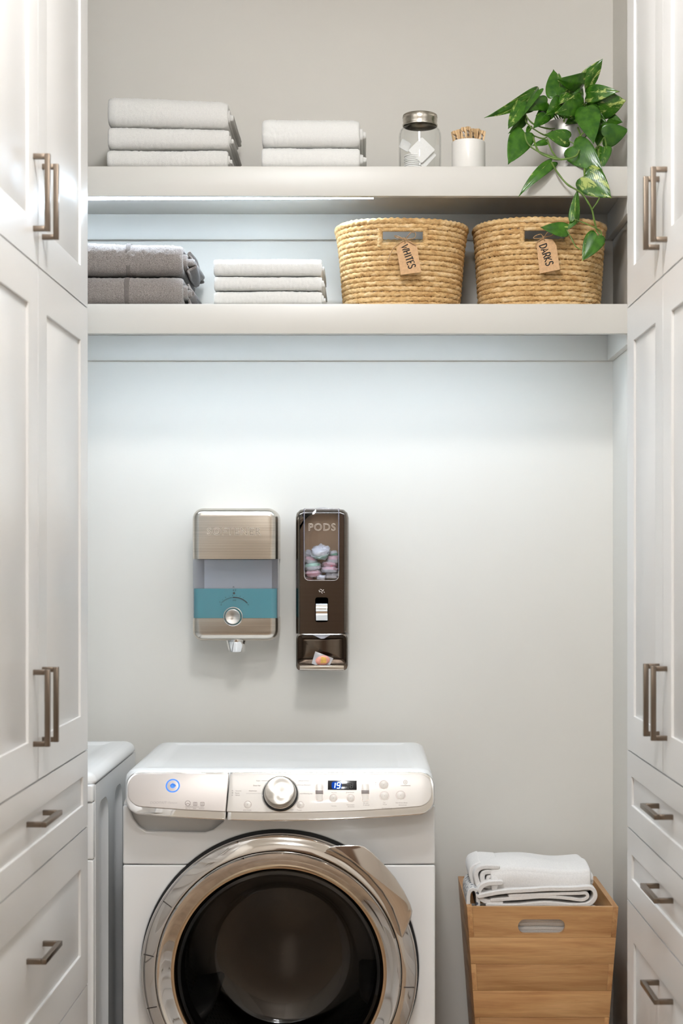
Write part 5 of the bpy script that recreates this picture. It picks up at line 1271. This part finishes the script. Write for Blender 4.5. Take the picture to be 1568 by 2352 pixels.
# vines
stem([(1282, 292, 3.97), (1262, 296, 3.93), (1225, 285, 3.90), (1206, 262, 3.90), (1204, 240, 3.91), (1237, 207, 3.92)], 0.0020)
stem([(1285, 296, 3.96), (1258, 312, 3.91), (1225, 296, 3.89), (1208, 280, 3.90), (1207, 268, 3.92)], 0.0018)
stem([(1268, 300, 3.95), (1250, 318, 3.89), (1226, 312, 3.88)], 0.0018)
stem([(1222, 310, 3.88), (1232, 340, 3.855), (1243, 353, 3.845), (1275, 365, 3.838), (1300, 365, 3.837), (1322, 358, 3.84), (1330, 345, 3.845)], 0.0024)
stem([(1204, 306, 3.87), (1212, 330, 3.86), (1236, 348, 3.85), (1276, 362, 3.842), (1290, 367, 3.838)], 0.0020)
stem([(1256, 320, 3.87), (1266, 345, 3.855), (1278, 362, 3.84)], 0.0020)
stem([(1266, 373, 3.84), (1281, 398, 3.825), (1302, 423, 3.82), (1327, 438, 3.82), (1338, 447, 3.82), (1350, 465, 3.82), (1359, 482, 3.825), (1364, 505, 3.83), (1371, 530, 3.835), (1380, 541, 3.835)], 0.0023)
stem([(1360, 480, 3.825), (1370, 466, 3.82), (1377, 453, 3.815)], 0.0018, 'petiole')
stem([(1381, 545, 3.835), (1378, 530, 3.832), (1350, 516, 3.83), (1319, 503, 3.83)], 0.0014, 'petiole')
stem([(1380, 541, 3.835), (1376, 546, 3.832), (1371, 542, 3.83)], 0.0014, 'petiole')
stem([(1301, 528, 3.83), (1312, 548, 3.828), (1322, 566, 3.826), (1333, 573, 3.826)], 0.0014, 'petiole')
stem([(1344, 372, 3.85), (1342, 388, 3.84), (1342, 405, 3.83)], 0.0026)
stem([(1325, 290, 3.95), (1340, 330, 3.87), (1346, 362, 3.85), (1344, 375, 3.85)], 0.0022)
stem([(1316, 337, 3.855), (1330, 315, 3.87), (1343, 300, 3.88), (1346, 285, 3.93), (1320, 288, 3.97)], 0.0018)
stem([(1306, 324, 3.86), (1318, 330, 3.858)], 0.0016, 'petiole')
stem([(1336, 338, 3.87), (1340, 320, 3.89), (1352, 306, 3.90)], 0.0014, 'petiole')
stem([(1388, 316, 3.90), (1391, 330, 3.89), (1391, 342, 3.88)], 0.0020, 'petiole')
stem([(1387, 315, 3.90), (1374, 334, 3.88), (1358, 352, 3.86)], 0.0014, 'petiole')
for (x, y, d_, mx_, my_) in ((1342, 193, 3.95, 1345, 230), (1347, 217, 3.93, 1340, 250), (1277, 217, 3.92, 1280, 250), (1286, 186, 3.92, 1285, 230), (1375, 243, 3.93, 1345, 255), (1340, 236, 3.93, 1325, 262),
                            (1256, 236, 3.92, 1275, 262), (1232, 216, 3.95, 1262, 250), (1262, 250, 3.95, 1278, 268), (1306, 214, 3.92, 1300, 250), (1346, 246, 3.90, 1335, 268), (1379, 283, 3.93, 1345, 270), (1398, 272, 3.94, 1360, 262), (1330, 226, 3.97, 1325, 255)):
    stem([(x, y, d_), (mx_, my_, (d_+pdp)/2), (1300+(mx_-1300)*0.45, 288, pdp)], 0.0015, 'petiole')
